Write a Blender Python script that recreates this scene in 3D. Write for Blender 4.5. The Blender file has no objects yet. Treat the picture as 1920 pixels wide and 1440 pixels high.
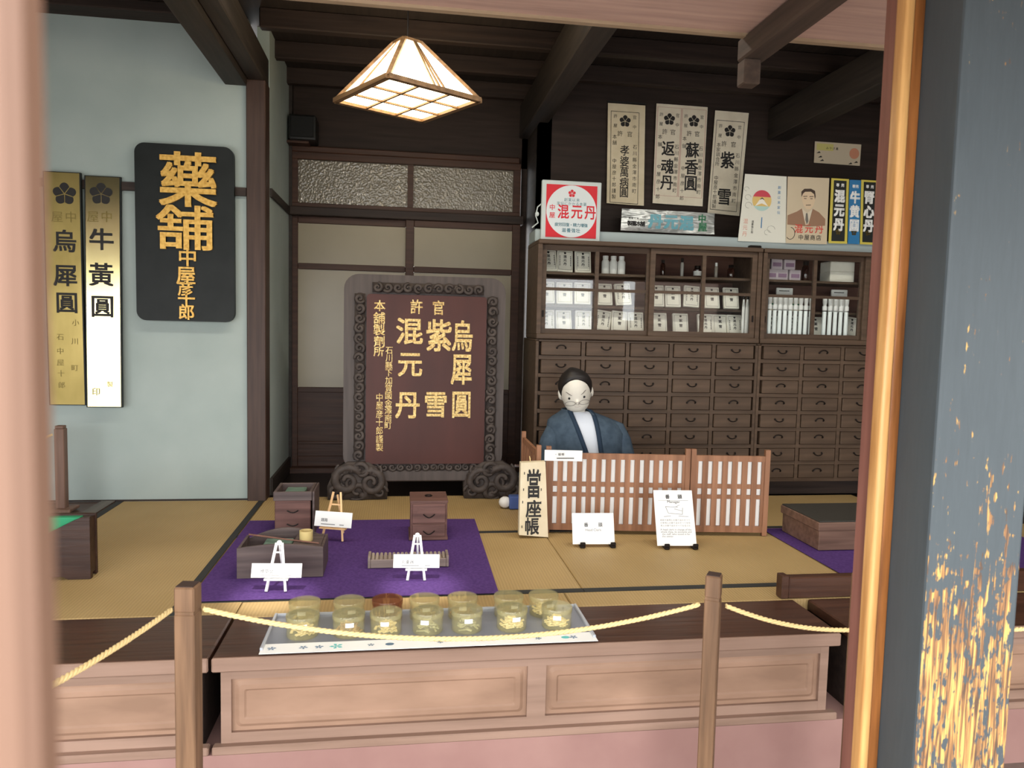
import bpy, bmesh, math, random
from mathutils import Vector, Matrix
random.seed(7)
SC = bpy.context.scene
COL = SC.collection
R = math.radians

# ------------------------------------------------------------------ camera
YAW, PITCH, ROLL, FPX, CAMZ = R(8.489), R(-4.401), R(1.357), 1400.0, 1.5
_fw = Vector((math.sin(YAW) * math.cos(PITCH), math.cos(YAW) * math.cos(PITCH), math.sin(PITCH)))
_r0 = Vector((math.cos(YAW), -math.sin(YAW), 0)); _u0 = _r0.cross(_fw)
_r = _r0 * math.cos(ROLL) + _u0 * math.sin(ROLL)
_u = -_r0 * math.sin(ROLL) + _u0 * math.cos(ROLL)
CAM = Vector((0, 0, CAMZ))
cd = bpy.data.cameras.new('camera'); co = bpy.data.objects.new('camera', cd); COL.objects.link(co)
co.matrix_world = Matrix(((_r.x, _u.x, -_fw.x, 0), (_r.y, _u.y, -_fw.y, 0), (_r.z, _u.z, -_fw.z, CAMZ), (0, 0, 0, 1)))
cd.sensor_width = 36; cd.lens = FPX / 1920 * 36; cd.clip_start = 0.02
cd.dof.use_dof = True; cd.dof.focus_distance = 3.4; cd.dof.aperture_fstop = 7.0
SC.camera = co
def ray(px, py): return _r * ((px - 960) / FPX) - _u * ((py - 720) / FPX) + _fw
def PZ(px, py, z=.5): v = ray(px, py); return CAM + v * ((z - CAMZ) / v.z)
def PY(px, py, Y): v = ray(px, py); return CAM + v * (Y / v.y)
def PX(px, py, X): v = ray(px, py); return CAM + v * (X / v.x)
def pxs(p): return (Vector(p) - CAM).dot(_fw) / FPX     # metres per pixel at p

# ------------------------------------------------------------------ light
SC.view_settings.view_transform = 'Standard'; SC.view_settings.look = 'None'
SC.view_settings.exposure = 0.0; SC.view_settings.gamma = 1; SC.view_settings.use_curve_mapping = False
w = bpy.data.worlds.new('sky'); SC.world = w; w.use_nodes = True
bg = w.node_tree.nodes['Background']; bg.inputs[0].default_value = (0.97, 0.985, 1.0, 1); bg.inputs[1].default_value = 7.0
def light(name, typ, loc, energy, color=(1, 1, 1), **k):
    l = bpy.data.lights.new(name, typ); l.energy = energy; l.color = color
    for a, b in k.items(): setattr(l, a, b)
    o = bpy.data.objects.new(name, l); COL.objects.link(o); o.location = loc
    return o
def aim(o, p): o.rotation_euler = (Vector(p) - o.location).to_track_quat('-Z', 'Y').to_euler()
pt = light('daylight portal', 'AREA', (0, 0.05, 1.02), 1, shape='RECTANGLE', size=7.0, size_y=2.05)
pt.rotation_euler = (R(90), 0, 0); pt.data.cycles.is_portal = True
fl = light('added ceiling fill', 'AREA', (.9, 2.95, 2.97), 60, (1, .95, .86), shape='RECTANGLE', size=4.6, size_y=.14)  # fill strip added out of view to brighten posters and mats
for n, (x, tx, ty) in enumerate(((-.5, -.45, 2.745), (.08, .085, 2.80))):
    s = light('ceiling spotlight', 'SPOT', (x, 1.9, 2.38), 350, (1, .96, .9), spot_size=R(11), spot_blend=1.0, shadow_soft_size=.03)
    aim(s, (tx, ty, .5))

# ------------------------------------------------------------------ mesh helpers
class MB:
    def __init__(s): s.b = bmesh.new()
    def box(s, x0, x1, y0, y1, z0, z1, bev=0, seg=1):
        g = bmesh.ops.create_cube(s.b, size=1)['verts']
        for v in g:
            v.co = Vector(((x0 + x1) / 2 + v.co.x * (x1 - x0), (y0 + y1) / 2 + v.co.y * (y1 - y0), (z0 + z1) / 2 + v.co.z * (z1 - z0)))
        if bev:
            es = list({e for v in g for e in v.link_edges})
            bmesh.ops.bevel(s.b, geom=es, offset=bev, segments=seg, profile=.5, affect='EDGES')
        return s
    def obox(s, c, ax, ay, az, hx, hy, hz):
        c = Vector(c); vs = []
        for i in (-1, 1):
            for j in (-1, 1):
                for k in (-1, 1): vs.append(s.b.verts.new(c + ax * hx * i + ay * hy * j + az * hz * k))
        for f in ((0, 1, 3, 2), (4, 6, 7, 5), (0, 4, 5, 1), (2, 3, 7, 6), (0, 2, 6, 4), (1, 5, 7, 3)): s.b.faces.new([vs[i] for i in f])
        return s
    def bar(s, a, b, wx, wy, up=(0, 0, 1)):
        a, b = Vector(a), Vector(b); d = (b - a).normalized(); u = Vector(up)
        if abs(d.dot(u)) > .99: u = Vector((0, 1, 0))
        x = d.cross(u).normalized(); y = x.cross(d).normalized()
        return s.obox((a + b) / 2, x, y, d, wx / 2, wy / 2, (b - a).length / 2)
    def tube(s, pts, r, n=8, closed=False):
        pts = [Vector(p) for p in pts]; rings = []; m = len(pts)
        rr = r if isinstance(r, (list, tuple)) else [r] * m
        pn = None
        for i, p in enumerate(pts):
            d = (pts[(i + 1) % m] - pts[i - 1]) if (closed or 0 < i < m - 1) else (pts[1] - pts[0] if i == 0 else pts[-1] - pts[-2])
            d.normalize()
            if pn is None:
                pn = d.orthogonal().normalized()
            pn = (pn - d * pn.dot(d)).normalized(); q = d.cross(pn)
            rings.append([s.b.verts.new(p + (pn * math.cos(2 * math.pi * k / n) + q * math.sin(2 * math.pi * k / n)) * rr[i]) for k in range(n)])
        for i in range(m if closed else m - 1):
            A, B = rings[i], rings[(i + 1) % m]
            for k in range(n): s.b.faces.new((A[k], A[(k + 1) % n], B[(k + 1) % n], B[k]))
        if not closed:
            s.b.faces.new(rings[0][::-1]); s.b.faces.new(rings[-1])
        return s
    def loft(s, rings, cap=True, closed=True):
        V = [[s.b.verts.new(Vector(p)) for p in r] for r in rings]; n = len(V[0])
        for A, B in zip(V, V[1:]):
            for k in range(n if closed else n - 1): s.b.faces.new((A[k], A[(k + 1) % n], B[(k + 1) % n], B[k]))
        if cap: s.b.faces.new(V[0][::-1]); s.b.faces.new(V[-1])
        return s
    def lathe(s, prof, c=(0, 0, 0), n=20, cap=True):
        c = Vector(c)
        return s.loft([[c + Vector((r * math.cos(2 * math.pi * k / n), r * math.sin(2 * math.pi * k / n), z)) for k in range(n)] for r, z in prof], cap)
    def ball(s, c, rx, ry=None, rz=None, n=12, m=8):
        ry = ry or rx; rz = rz or rx; c = Vector(c); pr = []
        for i in range(1, m): a = math.pi * i / m; pr.append((math.sin(a), -math.cos(a)))
        rings = [[c + Vector((rx * q * math.cos(2 * math.pi * k / n), ry * q * math.sin(2 * math.pi * k / n), rz * z)) for k in range(n)] for q, z in pr]
        return s.loft(rings)
    def prism(s, pts, y0, y1):
        """polygon in (x,z), pushed from y0 (front) to y1"""
        A = [s.b.verts.new((x, y0, z)) for x, z in pts]; B = [s.b.verts.new((x, y1, z)) for x, z in pts]; n = len(pts)
        s.b.faces.new(A); s.b.faces.new(B[::-1])
        for k in range(n): s.b.faces.new((A[k], B[k], B[(k + 1) % n], A[(k + 1) % n]))
        return s
    def poly(s, pts): s.b.faces.new([s.b.verts.new(Vector(p)) for p in pts]); return s
    def ring(s, o, i, y0, y1):
        """frame between two equal-length (x,z) outlines"""
        n = len(o); V = {}
        for t, P in (('o', o), ('i', i)):
            for y, k in ((y0, 0), (y1, 1)): V[t, k] = [s.b.verts.new((x, y, z)) for x, z in P]
        for k in range(n):
            j = (k + 1) % n
            s.b.faces.new((V['o', 0][k], V['o', 0][j], V['i', 0][j], V['i', 0][k]))
            s.b.faces.new((V['o', 1][k], V['i', 1][k], V['i', 1][j], V['o', 1][j]))
            s.b.faces.new((V['o', 0][k], V['o', 1][k], V['o', 1][j], V['o', 0][j]))
            s.b.faces.new((V['i', 0][k], V['i', 0][j], V['i', 1][j], V['i', 1][k]))
        return s
    def spiral(s, c, r, turns, sgn, a0, t, n=20):
        """a carved scroll in the x-z plane"""
        c = Vector(c); P = []; T = []
        for i in range(n + 1):
            f = i / n; a = a0 + sgn * f * turns * 2 * math.pi; q = r * (1 - .82 * f)
            P.append(c + Vector((q * math.cos(a), -t * .5 * f, q * math.sin(a)))); T.append(t * (.55 + .45 * math.sin(math.pi * min(1, f * 1.2 + .1))))
        return s.tube(P, T, 6)
    # lettering, on planes facing -Y
    def ch(s, c, x, z, wd, ht=None, y=0, bold=.012, ext=0.0):
        ht = ht or wd; V, F = glyph(c, 0, ext > 0); d = bold
        for k, (ox, oy) in enumerate([(0, 0)] if bold < .008 else [(-d, -d), (d, -d), (d, d), (-d, d)]):
            vs = [s.b.verts.new((x + (vx + ox) * wd, y - vz * ext - .00004 * k, z + (vy + oy) * ht)) for vx, vy, vz in V]
            for f in F: s.b.faces.new([vs[i] for i in f])
        return s
    def col(s, t, x, z0, z1, wd, y=0, bold=.012, ext=0, ht=None):
        """characters down a column, the first centred at z0 and the last at z1"""
        n = len(t)
        for i, c in enumerate(t):
            if c != ' ': s.ch(c, x, z0 + (z1 - z0) * (i / max(1, n - 1)), wd, ht, y, bold, ext)
        return s
    def row(s, t, x0, x1, z, wd, y=0, bold=.012, ext=0, ht=None):
        n = len(t)
        for i, c in enumerate(t):
            if c != ' ': s.ch(c, x0 + (x1 - x0) * (i / max(1, n - 1)), z, wd, ht, y, bold, ext)
        return s
    def latin(s, t, x, z, size, y=0):
        V, F = raw_text(t, 0, 0)
        xs = [v[0] for v in V]; mx = (min(xs) + max(xs)) / 2
        vs = [s.b.verts.new((x + (a - mx) * size, y, z + b * size)) for a, b, c in V]
        for f in F:
            try: s.b.faces.new([vs[i] for i in f])
            except ValueError: pass
        return s
    def plum(s, x, z, r, y=0, ext=.001):
        """five-petalled crest"""
        for k in range(5):
            a = math.pi / 2 + 2 * math.pi * k / 5; P = [(x + .07 * r * math.cos(a), z + .07 * r * math.sin(a))]
            for t in range(-4, 5):
                b = a + t / 4 * .585; q = r * (.74 + .26 * math.cos(t / 4 * math.pi / 2))
                P.append((x + q * math.cos(b), z + q * math.sin(b)))
            s.prism(P, y - ext, y)
        return s
    def disc(s, x, z, r, y=0, n=32, rz=None):
        return s.poly([(x + r * math.cos(-2 * math.pi * k / n), y, z + (rz or r) * math.sin(-2 * math.pi * k / n)) for k in range(n)])
    def rect(s, x0, x1, z0, z1, y=0): return s.poly([(x0, y, z0), (x1, y, z0), (x1, y, z1), (x0, y, z1)])
    def outline(s, x0, x1, z0, z1, t, y=0):
        return s.rect(x0, x1, z0, z0 + t, y).rect(x0, x1, z1 - t, z1, y).rect(x0, x0 + t, z0, z1, y).rect(x1 - t, x1, z0, z1, y)
_G = {}
def raw_text(t, bold, ext):
    c = bpy.data.curves.new('t', 'FONT'); c.body = t; c.offset = bold; c.extrude = ext; c.resolution_u = 3
    o = bpy.data.objects.new('t', c); m = bpy.data.meshes.new_from_object(o)
    V = [tuple(v.co) for v in m.vertices]; F = [tuple(p.vertices) for p in m.polygons]
    bpy.data.objects.remove(o); bpy.data.curves.remove(c); bpy.data.meshes.remove(m)
    return V, F
def glyph(c, bold, solid):
    k = (c, bold, solid)
    if k not in _G:
        V, F = raw_text(c, bold, .5 if solid else 0)
        xs = [v[0] for v in V] or [0]; ys = [v[1] for v in V] or [0]
        mx, my = (min(xs) + max(xs)) / 2, (min(ys) + max(ys)) / 2
        _G[k] = ([((a - mx) / .92, (b - my) / .92, q) for a, b, q in V], F)
    return _G[k]
def rrect(x0, x1, z0, z1, r, n=5):
    P = []
    for cx, cz, a in ((x1 - r, z1 - r, 0), (x0 + r, z1 - r, 90), (x0 + r, z0 + r, 180), (x1 - r, z0 + r, 270)):
        for i in range(n + 1): b = R(a + 90 * i / n); P.append((cx + r * math.cos(b), cz + r * math.sin(b)))
    return P

def link(name, mb, mat, smooth=False):
    me = bpy.data.meshes.new(name)
    bmesh.ops.recalc_face_normals(mb.b, faces=mb.b.faces) if not getattr(mb, 'keep', 0) else None
    mb.b.to_mesh(me); mb.b.free(); me.materials.append(mat)
    o = bpy.data.objects.new(name, me); COL.objects.link(o)
    if smooth:
        me.polygons.foreach_set('use_smooth', [True] * len(me.polygons))
        if smooth != 'all':
            try: me.set_sharp_from_angle(angle=R(40))
            except Exception: pass
    return o
def tag(o, label=None, cat=None, group=None, kind=None):
    if label: o['label'] = label
    if cat: o['category'] = cat
    if group: o['group'] = group
    if kind: o['kind'] = kind
    return o
def thing(name, label, cat, loc, rotz=0, group=None):
    o = bpy.data.objects.new(name, None); COL.objects.link(o); o.empty_display_size = .05
    o.location = loc; o.rotation_euler = (0, 0, rotz)
    return tag(o, label, cat, group)
def part(name, mb, mat, par, smooth=False, label=None, local=False):
    """a child mesh; coordinates are world ones unless local"""
    o = link(name, mb, mat, smooth); o.parent = par
    if not local:
        off = Vector((0, 0, 0)); p = par
        while p: off += p.location; p = p.parent
        o.data.transform(Matrix.Translation(-off))
    if label: o['label'] = label
    return o
def solo(name, mb, mat, label, cat, group=None, smooth=False):
    """a thing that is one mesh: origin moved to its base centre"""
    o = link(name, mb, mat, smooth); vs = [v.co for v in o.data.vertices]
    c = Vector([(min(v[i] for v in vs) + max(v[i] for v in vs)) / 2 for i in range(3)]); c.z = min(v.z for v in vs)
    o.data.transform(Matrix.Translation(-c)); o.location = c
    return tag(o, label, cat, group)
def struct(name, mb, mat, smooth=False): return tag(link(name, mb, mat, smooth), kind='structure')
def copy_tree(o, par=None):
    c = o.copy(); COL.objects.link(c)
    if par: c.parent = par
    for k in [x for x in bpy.data.objects if x.parent == o]: copy_tree(k, c)
    return c

# ------------------------------------------------------------------ materials
def srgb(r, g, b):
    f = lambda c: (c / 255 / 12.92) if c <= 10 else ((c / 255 + .055) / 1.055) ** 2.4
    return (f(r), f(g), f(b), 1)
def base(name):
    m = bpy.data.materials.new(name); m.use_nodes = True; nt = m.node_tree
    return m, nt, nt.nodes['Principled BSDF'], nt.nodes, nt.links
def plain(name, c, rough=.6, metal=0, spec=.4, coat=0, emit=None, es=0):
    m, nt, p, N, L = base(name); p.inputs['Base Color'].default_value = c; p.inputs['Roughness'].default_value = rough
    p.inputs['Metallic'].default_value = metal; p.inputs['Specular IOR Level'].default_value = spec; p.inputs['Coat Weight'].default_value = coat
    if emit: p.inputs['Emission Color'].default_value = emit; p.inputs['Emission Strength'].default_value = es
    return m
def noisy(name, c1, c2, scale=(8, 8, 8), rough=.6, detail=4, bump=0, spec=.3, metal=0, lo=.35, hi=.65, vary=0, coat=0):
    m, nt, p, N, L = base(name)
    tc = N.new('ShaderNodeTexCoord'); mp = N.new('ShaderNodeMapping'); nz = N.new('ShaderNodeTexNoise'); cr = N.new('ShaderNodeValToRGB')
    mp.inputs['Scale'].default_value = scale; nz.inputs['Scale'].default_value = 1; nz.inputs['Detail'].default_value = detail
    L.new(tc.outputs['Object'], mp.inputs[0]); L.new(mp.outputs[0], nz.inputs['Vector']); L.new(nz.outputs['Fac'], cr.inputs[0])
    cr.color_ramp.elements[0].position = lo; cr.color_ramp.elements[0].color = c1
    cr.color_ramp.elements[1].position = hi; cr.color_ramp.elements[1].color = c2
    out = cr.outputs[0]
    if vary:
        oi = N.new('ShaderNodeObjectInfo'); mr = N.new('ShaderNodeMapRange'); mr.inputs[3].default_value = 1 - vary; mr.inputs[4].default_value = 1 + vary
        hs = N.new('ShaderNodeHueSaturation'); L.new(oi.outputs['Random'], mr.inputs[0]); L.new(mr.outputs[0], hs.inputs['Value']); L.new(out, hs.inputs['Color']); out = hs.outputs[0]
    L.new(out, p.inputs['Base Color']); p.inputs['Roughness'].default_value = rough; p.inputs['Specular IOR Level'].default_value = spec
    p.inputs['Metallic'].default_value = metal; p.inputs['Coat Weight'].default_value = coat
    if bump:
        b = N.new('ShaderNodeBump'); b.inputs['Strength'].default_value = bump; b.inputs['Distance'].default_value = .01
        L.new(nz.outputs['Fac'], b.inputs['Height']); L.new(b.outputs[0], p.inputs['Normal'])
    return m
def wood(name, c1, c2, axis='x', k=1, **kw):
    sc = {'x': (2.5 * k, 40 * k, 40 * k), 'y': (40 * k, 2.5 * k, 40 * k), 'z': (40 * k, 40 * k, 2.5 * k)}[axis]
    kw.setdefault('rough', .5); kw.setdefault('bump', .15); kw.setdefault('detail', 5)
    return noisy(name, c1, c2, sc, **kw)
def glassy(name, tint=(1, 1, 1, 1), rough=.02, ior=1.5, mixd=0, dcol=(1, 1, 1, 1), bump=0, bscale=60):
    m, nt, p, N, L = base(name); out = N['Material Output']; N.remove(p)
    t = N.new('ShaderNodeBsdfTransparent'); t.inputs[0].default_value = tint
    g = N.new('ShaderNodeBsdfGlossy'); g.inputs['Roughness'].default_value = rough
    lw = N.new('ShaderNodeLayerWeight'); lw.inputs[0].default_value = .5
    pw_ = N.new('ShaderNodeMath'); pw_.operation = 'POWER'; pw_.inputs[1].default_value = 4; L.new(lw.outputs['Facing'], pw_.inputs[0])
    fr = N.new('ShaderNodeMath'); fr.operation = 'MULTIPLY_ADD'; fr.inputs[1].default_value = .6; fr.inputs[2].default_value = ((ior - 1) / (ior + 1)) ** 2; L.new(pw_.outputs[0], fr.inputs[0])
    mx = N.new('ShaderNodeMixShader')
    src = t.outputs[0]
    if mixd:
        d = N.new('ShaderNodeBsdfDiffuse'); d.inputs[0].default_value = dcol; m2 = N.new('ShaderNodeMixShader'); m2.inputs[0].default_value = mixd
        tl = N.new('ShaderNodeBsdfTranslucent'); tl.inputs[0].default_value = dcol; m3 = N.new('ShaderNodeMixShader'); L.new(d.outputs[0], m3.inputs[1]); L.new(tl.outputs[0], m3.inputs[2])
        L.new(t.outputs[0], m2.inputs[1]); L.new(m3.outputs[0], m2.inputs[2]); src = m2.outputs[0]
    L.new(fr.outputs[0], mx.inputs[0]); L.new(src, mx.inputs[1]); L.new(g.outputs[0], mx.inputs[2]); L.new(mx.outputs[0], out.inputs[0])
    return m
M = {}
M['plaster'] = noisy('grey white plaster', srgb(156, 168, 164), srgb(165, 176, 172), (3, 3, 3), rough=.9, spec=.1)
M['dark_wood'] = wood('dark stained timber', srgb(46, 33, 27), srgb(64, 47, 39), 'z', rough=.6)
M['dark_wood_x'] = wood('dark stained timber across', srgb(40, 31, 27), srgb(54, 42, 36), 'x', rough=.6)
M['dark_wood_y'] = wood('dark stained timber deep', srgb(40, 35, 32), srgb(54, 47, 42), 'y', rough=.6)
M['black_board'] = wood('blackened boards', srgb(40, 31, 26), srgb(52, 40, 34), 'x', rough=.7)
M['ceiling'] = wood('dark ceiling boards', srgb(36, 29, 25), srgb(46, 37, 32), 'y', rough=.8)
M['eave'] = wood('weathered eave boards', srgb(176, 146, 134), srgb(194, 162, 148), 'x', rough=.8)
M['eave_beam'] = wood('weathered beam', srgb(66, 54, 46), srgb(82, 67, 57), 'y', rough=.8)
M['post'] = wood('brown post', srgb(58, 43, 37), srgb(72, 54, 46), 'z', rough=.5)
M['door_wood'] = wood('red brown door timber', srgb(58, 38, 29), srgb(74, 49, 37), 'x', rough=.5)
M['cab'] = wood('cabinet timber', srgb(76, 60, 47), srgb(92, 74, 59), 'x', rough=.5, vary=.1)
M['cab_in'] = wood('cabinet lining', srgb(88, 58, 48), srgb(104, 70, 58), 'x', rough=.6)
M['iron'] = plain('black iron', srgb(34, 28, 25), .5, .6)
M['step_top'] = wood('step top boards', srgb(62, 40, 30), srgb(78, 51, 38), 'x', rough=.35, spec=.3)
M['step'] = wood('step front timber', srgb(128, 103, 88), srgb(149, 122, 106), 'x', rough=.6, k=.5)
M['step_panel'] = noisy('rubbed step panel', srgb(131, 103, 84), srgb(156, 125, 104), (3, 3, 9), rough=.6)
M['plinth'] = noisy('red ochre plinth', srgb(142, 108, 101), srgb(152, 118, 110), (4, 4, 4), rough=.8)
M['doma'] = noisy('earth floor', srgb(120, 104, 96), srgb(140, 122, 112), (6, 6, 6), rough=.9)
M['street'] = noisy('street paving', srgb(176, 174, 170), srgb(194, 192, 188), (3, 3, 3), rough=.9)
M['heri'] = plain('black tatami binding', srgb(44, 44, 42), .8)
M['purple'] = noisy('purple felt', srgb(74, 50, 102), srgb(86, 60, 116), (90, 90, 90), rough=.85, spec=.1)
M['white'] = plain('white card', srgb(238, 238, 234), .6)
M['white_paint'] = plain('white painted wood', srgb(240, 240, 238), .5)
M['ink'] = plain('black ink', srgb(36, 34, 33), .7)
M['ink_grey'] = plain('grey ink', srgb(112, 112, 112), .7)
M['paper'] = noisy('aged paper', srgb(216, 206, 184), srgb(226, 217, 196), (12, 12, 12), rough=.7)
M['paper_tan'] = noisy('yellowed paper', srgb(210, 196, 164), srgb(220, 207, 178), (12, 12, 12), rough=.7)
M['packet'] = noisy('white packet paper', srgb(232, 228, 214), srgb(242, 239, 228), (12, 12, 12), rough=.6)
M['rope'] = plain('straw rope', srgb(226, 200, 142), .8)
M['gold'] = noisy('gold leaf', srgb(196, 150, 70), srgb(224, 182, 98), (60, 60, 60), rough=.45, metal=.35)
M['gold2'] = noisy('worn gold leaf', srgb(176, 138, 78), srgb(230, 206, 140), (90, 90, 90), rough=.45, metal=.3)
M['brass'] = noisy('polished brass', srgb(200, 184, 130), srgb(222, 208, 156), (4, 4, 2), rough=.22, metal=1)
M['brass_dull'] = noisy('tarnished brass', srgb(128, 112, 66), srgb(156, 138, 86), (4, 4, 2), rough=.4, metal=1)
M['lacquer'] = noisy('black lacquer', srgb(19, 23, 22), srgb(26, 30, 29), (9, 9, 9), rough=.5, spec=.25)
M['red_lacquer'] = noisy('red brown lacquer', srgb(64, 30, 23), srgb(74, 36, 28), (6, 6, 2), rough=.45, spec=.3)
M['carve'] = noisy('carved grey wood', srgb(60, 53, 50), srgb(78, 69, 64), (30, 30, 30), rough=.6)
M['frame_grey'] = wood('grey stained frame', srgb(72, 64, 61), srgb(86, 77, 73), 'z', rough=.5)
M['glass'] = glassy('clear glass', (.97, .98, .97, 1), .015, 1.5)
M['skin'] = plain('white plaster skin', srgb(216, 212, 200), .6)
M['hair'] = plain('black hair', srgb(28, 24, 23), .5)
M['haori'] = noisy('blue grey cloth', srgb(60, 73, 86), srgb(72, 86, 99), (30, 30, 30), rough=.9, spec=.1)
M['haori2'] = plain('dark blue collar', srgb(44, 57, 72), .9, spec=.1)
M['robe'] = plain('white under robe', srgb(206, 212, 220), .8)
M['rose_wood'] = wood('red brown antique wood', srgb(84, 58, 52), srgb(112, 80, 72), 'x', rough=.6)
M['grey_wood'] = wood('grey brown antique wood', srgb(74, 62, 60), srgb(96, 82, 78), 'x', rough=.55)
M['lat_wood'] = wood('lattice timber', srgb(122, 84, 60), srgb(164, 118, 88), 'z', rough=.5, k=.7, lo=.3, hi=.7)
M['pine'] = wood('pale pine', srgb(220, 176, 124), srgb(236, 196, 146), 'z', rough=.5)
M['stile_lit'] = wood('lit pale stile', srgb(176, 124, 70), srgb(214, 166, 104), 'z', rough=.35, spec=.4, k=1.2)  # stile half facing the light, painted paler
def mat_tatami(name='tatami rush', axis=0):
    m, nt, p, N, L = base(name)
    tc = N.new('ShaderNodeTexCoord'); wv = N.new('ShaderNodeTexWave'); wv.bands_direction = 'XYZ'[axis]
    wv.inputs['Scale'].default_value = 26; wv.inputs['Distortion'].default_value = .6; wv.inputs['Detail'].default_value = 2
    nz = N.new('ShaderNodeTexNoise'); nz.inputs['Scale'].default_value = 2.2; nz.inputs['Detail'].default_value = 4
    L.new(tc.outputs['Object'], wv.inputs['Vector']); L.new(tc.outputs['Object'], nz.inputs['Vector'])
    cr = N.new('ShaderNodeValToRGB'); cr.color_ramp.elements[0].position = .3; cr.color_ramp.elements[1].position = .7
    cr.color_ramp.elements[0].color = srgb(164, 138, 92); cr.color_ramp.elements[1].color = srgb(178, 151, 104)
    L.new(nz.outputs['Fac'], cr.inputs[0])
    mx = N.new('ShaderNodeMix'); mx.data_type = 'RGBA'; mx.blend_type = 'MULTIPLY'
    c2 = N.new('ShaderNodeValToRGB'); c2.color_ramp.elements[0].color = (.82, .81, .78, 1); c2.color_ramp.elements[1].color = (1, 1, 1, 1)
    L.new(wv.outputs['Fac'], c2.inputs[0]); mx.inputs[0].default_value = .8
    L.new(cr.outputs[0], mx.inputs[6]); L.new(c2.outputs[0], mx.inputs[7]); L.new(mx.outputs[2], p.inputs['Base Color'])
    p.inputs['Roughness'].default_value = .6; p.inputs['Specular IOR Level'].default_value = .25
    b = N.new('ShaderNodeBump'); b.inputs['Strength'].default_value = .25; b.inputs['Distance'].default_value = .003
    L.new(wv.outputs['Fac'], b.inputs['Height']); L.new(b.outputs[0], p.inputs['Normal'])
    return m
M['tatami'] = mat_tatami()
def mat_worn():
    """grey paint rubbed through to yellow timber low down"""
    m, nt, p, N, L = base('worn grey paint')
    tc = N.new('ShaderNodeTexCoord'); sx = N.new('ShaderNodeSeparateXYZ'); L.new(tc.outputs['Object'], sx.inputs[0])
    mp = N.new('ShaderNodeMapping'); mp.inputs['Scale'].default_value = (95, 95, 9); L.new(tc.outputs['Object'], mp.inputs[0])
    n1 = N.new('ShaderNodeTexNoise'); n1.inputs['Scale'].default_value = 1; n1.inputs['Detail'].default_value = 8; n1.inputs['Roughness'].default_value = .68; n1.inputs['Distortion'].default_value = .6
    L.new(mp.outputs[0], n1.inputs['Vector'])
    mp2 = N.new('ShaderNodeMapping'); mp2.inputs['Scale'].default_value = (16, 16, 5); L.new(tc.outputs['Object'], mp2.inputs[0])
    n2 = N.new('ShaderNodeTexNoise'); n2.inputs['Scale'].default_value = 1; n2.inputs['Detail'].default_value = 6; L.new(mp2.outputs[0], n2.inputs['Vector'])
    wear = N.new('ShaderNodeMapRange'); wear.inputs[1].default_value = 1.40; wear.inputs[2].default_value = .82; wear.inputs[3].default_value = -.36; wear.inputs[4].default_value = -.09
    L.new(sx.outputs[2], wear.inputs[0])
    a = N.new('ShaderNodeMath'); a.operation = 'ADD'; L.new(n1.outputs['Fac'], a.inputs[0]); L.new(wear.outputs[0], a.inputs[1])
    b0 = N.new('ShaderNodeMath'); b0.operation = 'MULTIPLY_ADD'; b0.inputs[1].default_value = .35; L.new(n2.outputs['Fac'], b0.inputs[0]); L.new(a.outputs[0], b0.inputs[2])
    mp4 = N.new('ShaderNodeMapping'); mp4.inputs['Scale'].default_value = (60, 60, 40); L.new(tc.outputs['Object'], mp4.inputs[0]); n4 = N.new('ShaderNodeTexNoise'); n4.inputs['Scale'].default_value = 1; n4.inputs['Detail'].default_value = 5; L.new(mp4.outputs[0], n4.inputs['Vector'])
    b1 = N.new('ShaderNodeMath'); b1.operation = 'MULTIPLY_ADD'; b1.inputs[1].default_value = .75; L.new(n4.outputs['Fac'], b1.inputs[0]); L.new(b0.outputs[0], b1.inputs[2]); b0 = b1
    g = N.new('ShaderNodeMapRange'); g.inputs[1].default_value = .905; g.inputs[2].default_value = .93; L.new(b0.outputs[0], g.inputs[0])
    ge = N.new('ShaderNodeNewGeometry'); sn = N.new('ShaderNodeSeparateXYZ'); L.new(ge.outputs['Normal'], sn.inputs[0])
    fc = N.new('ShaderNodeMapRange'); fc.inputs[1].default_value = -.5; fc.inputs[2].default_value = -.75; L.new(sn.outputs[1], fc.inputs[0])
    gm = N.new('ShaderNodeMath'); gm.operation = 'MULTIPLY'; L.new(g.outputs[0], gm.inputs[0]); L.new(fc.outputs[0], gm.inputs[1]); g = gm

    cr = N.new('ShaderNodeValToRGB'); E = cr.color_ramp.elements
    E[0].position = .38; E[0].color = srgb(84, 66, 54); E[1].position = .60; E[1].color = srgb(196, 160, 92)
    e = E.new(.48); e.color = srgb(146, 104, 66); mp3 = N.new('ShaderNodeMapping'); mp3.inputs['Scale'].default_value = (150, 150, 7); L.new(tc.outputs['Object'], mp3.inputs[0])
    n3 = N.new('ShaderNodeTexNoise'); n3.inputs['Scale'].default_value = 1; n3.inputs['Detail'].default_value = 6; n3.inputs['Distortion'].default_value = .8; L.new(mp3.outputs[0], n3.inputs['Vector']); L.new(n3.outputs['Fac'], cr.inputs[0])
    pc = N.new('ShaderNodeValToRGB'); pc.color_ramp.elements[0].color = srgb(62, 69, 73); pc.color_ramp.elements[1].color = srgb(76, 84, 88); L.new(n1.outputs['Fac'], pc.inputs[0])
    mx = N.new('ShaderNodeMix'); mx.data_type = 'RGBA'; L.new(g.outputs[0], mx.inputs[0]); L.new(pc.outputs[0], mx.inputs[6]); L.new(cr.outputs[0], mx.inputs[7])
    L.new(mx.outputs[2], p.inputs['Base Color']); p.inputs['Roughness'].default_value = .5; p.inputs['Specular IOR Level'].default_value = .3
    bp = N.new('ShaderNodeBump'); bp.inputs['Strength'].default_value = .4; bp.inputs['Distance'].default_value = .002; bp.invert = True
    L.new(g.outputs[0], bp.inputs['Height']); L.new(bp.outputs[0], p.inputs['Normal'])
    return m
M['worn'] = mat_worn()
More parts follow.
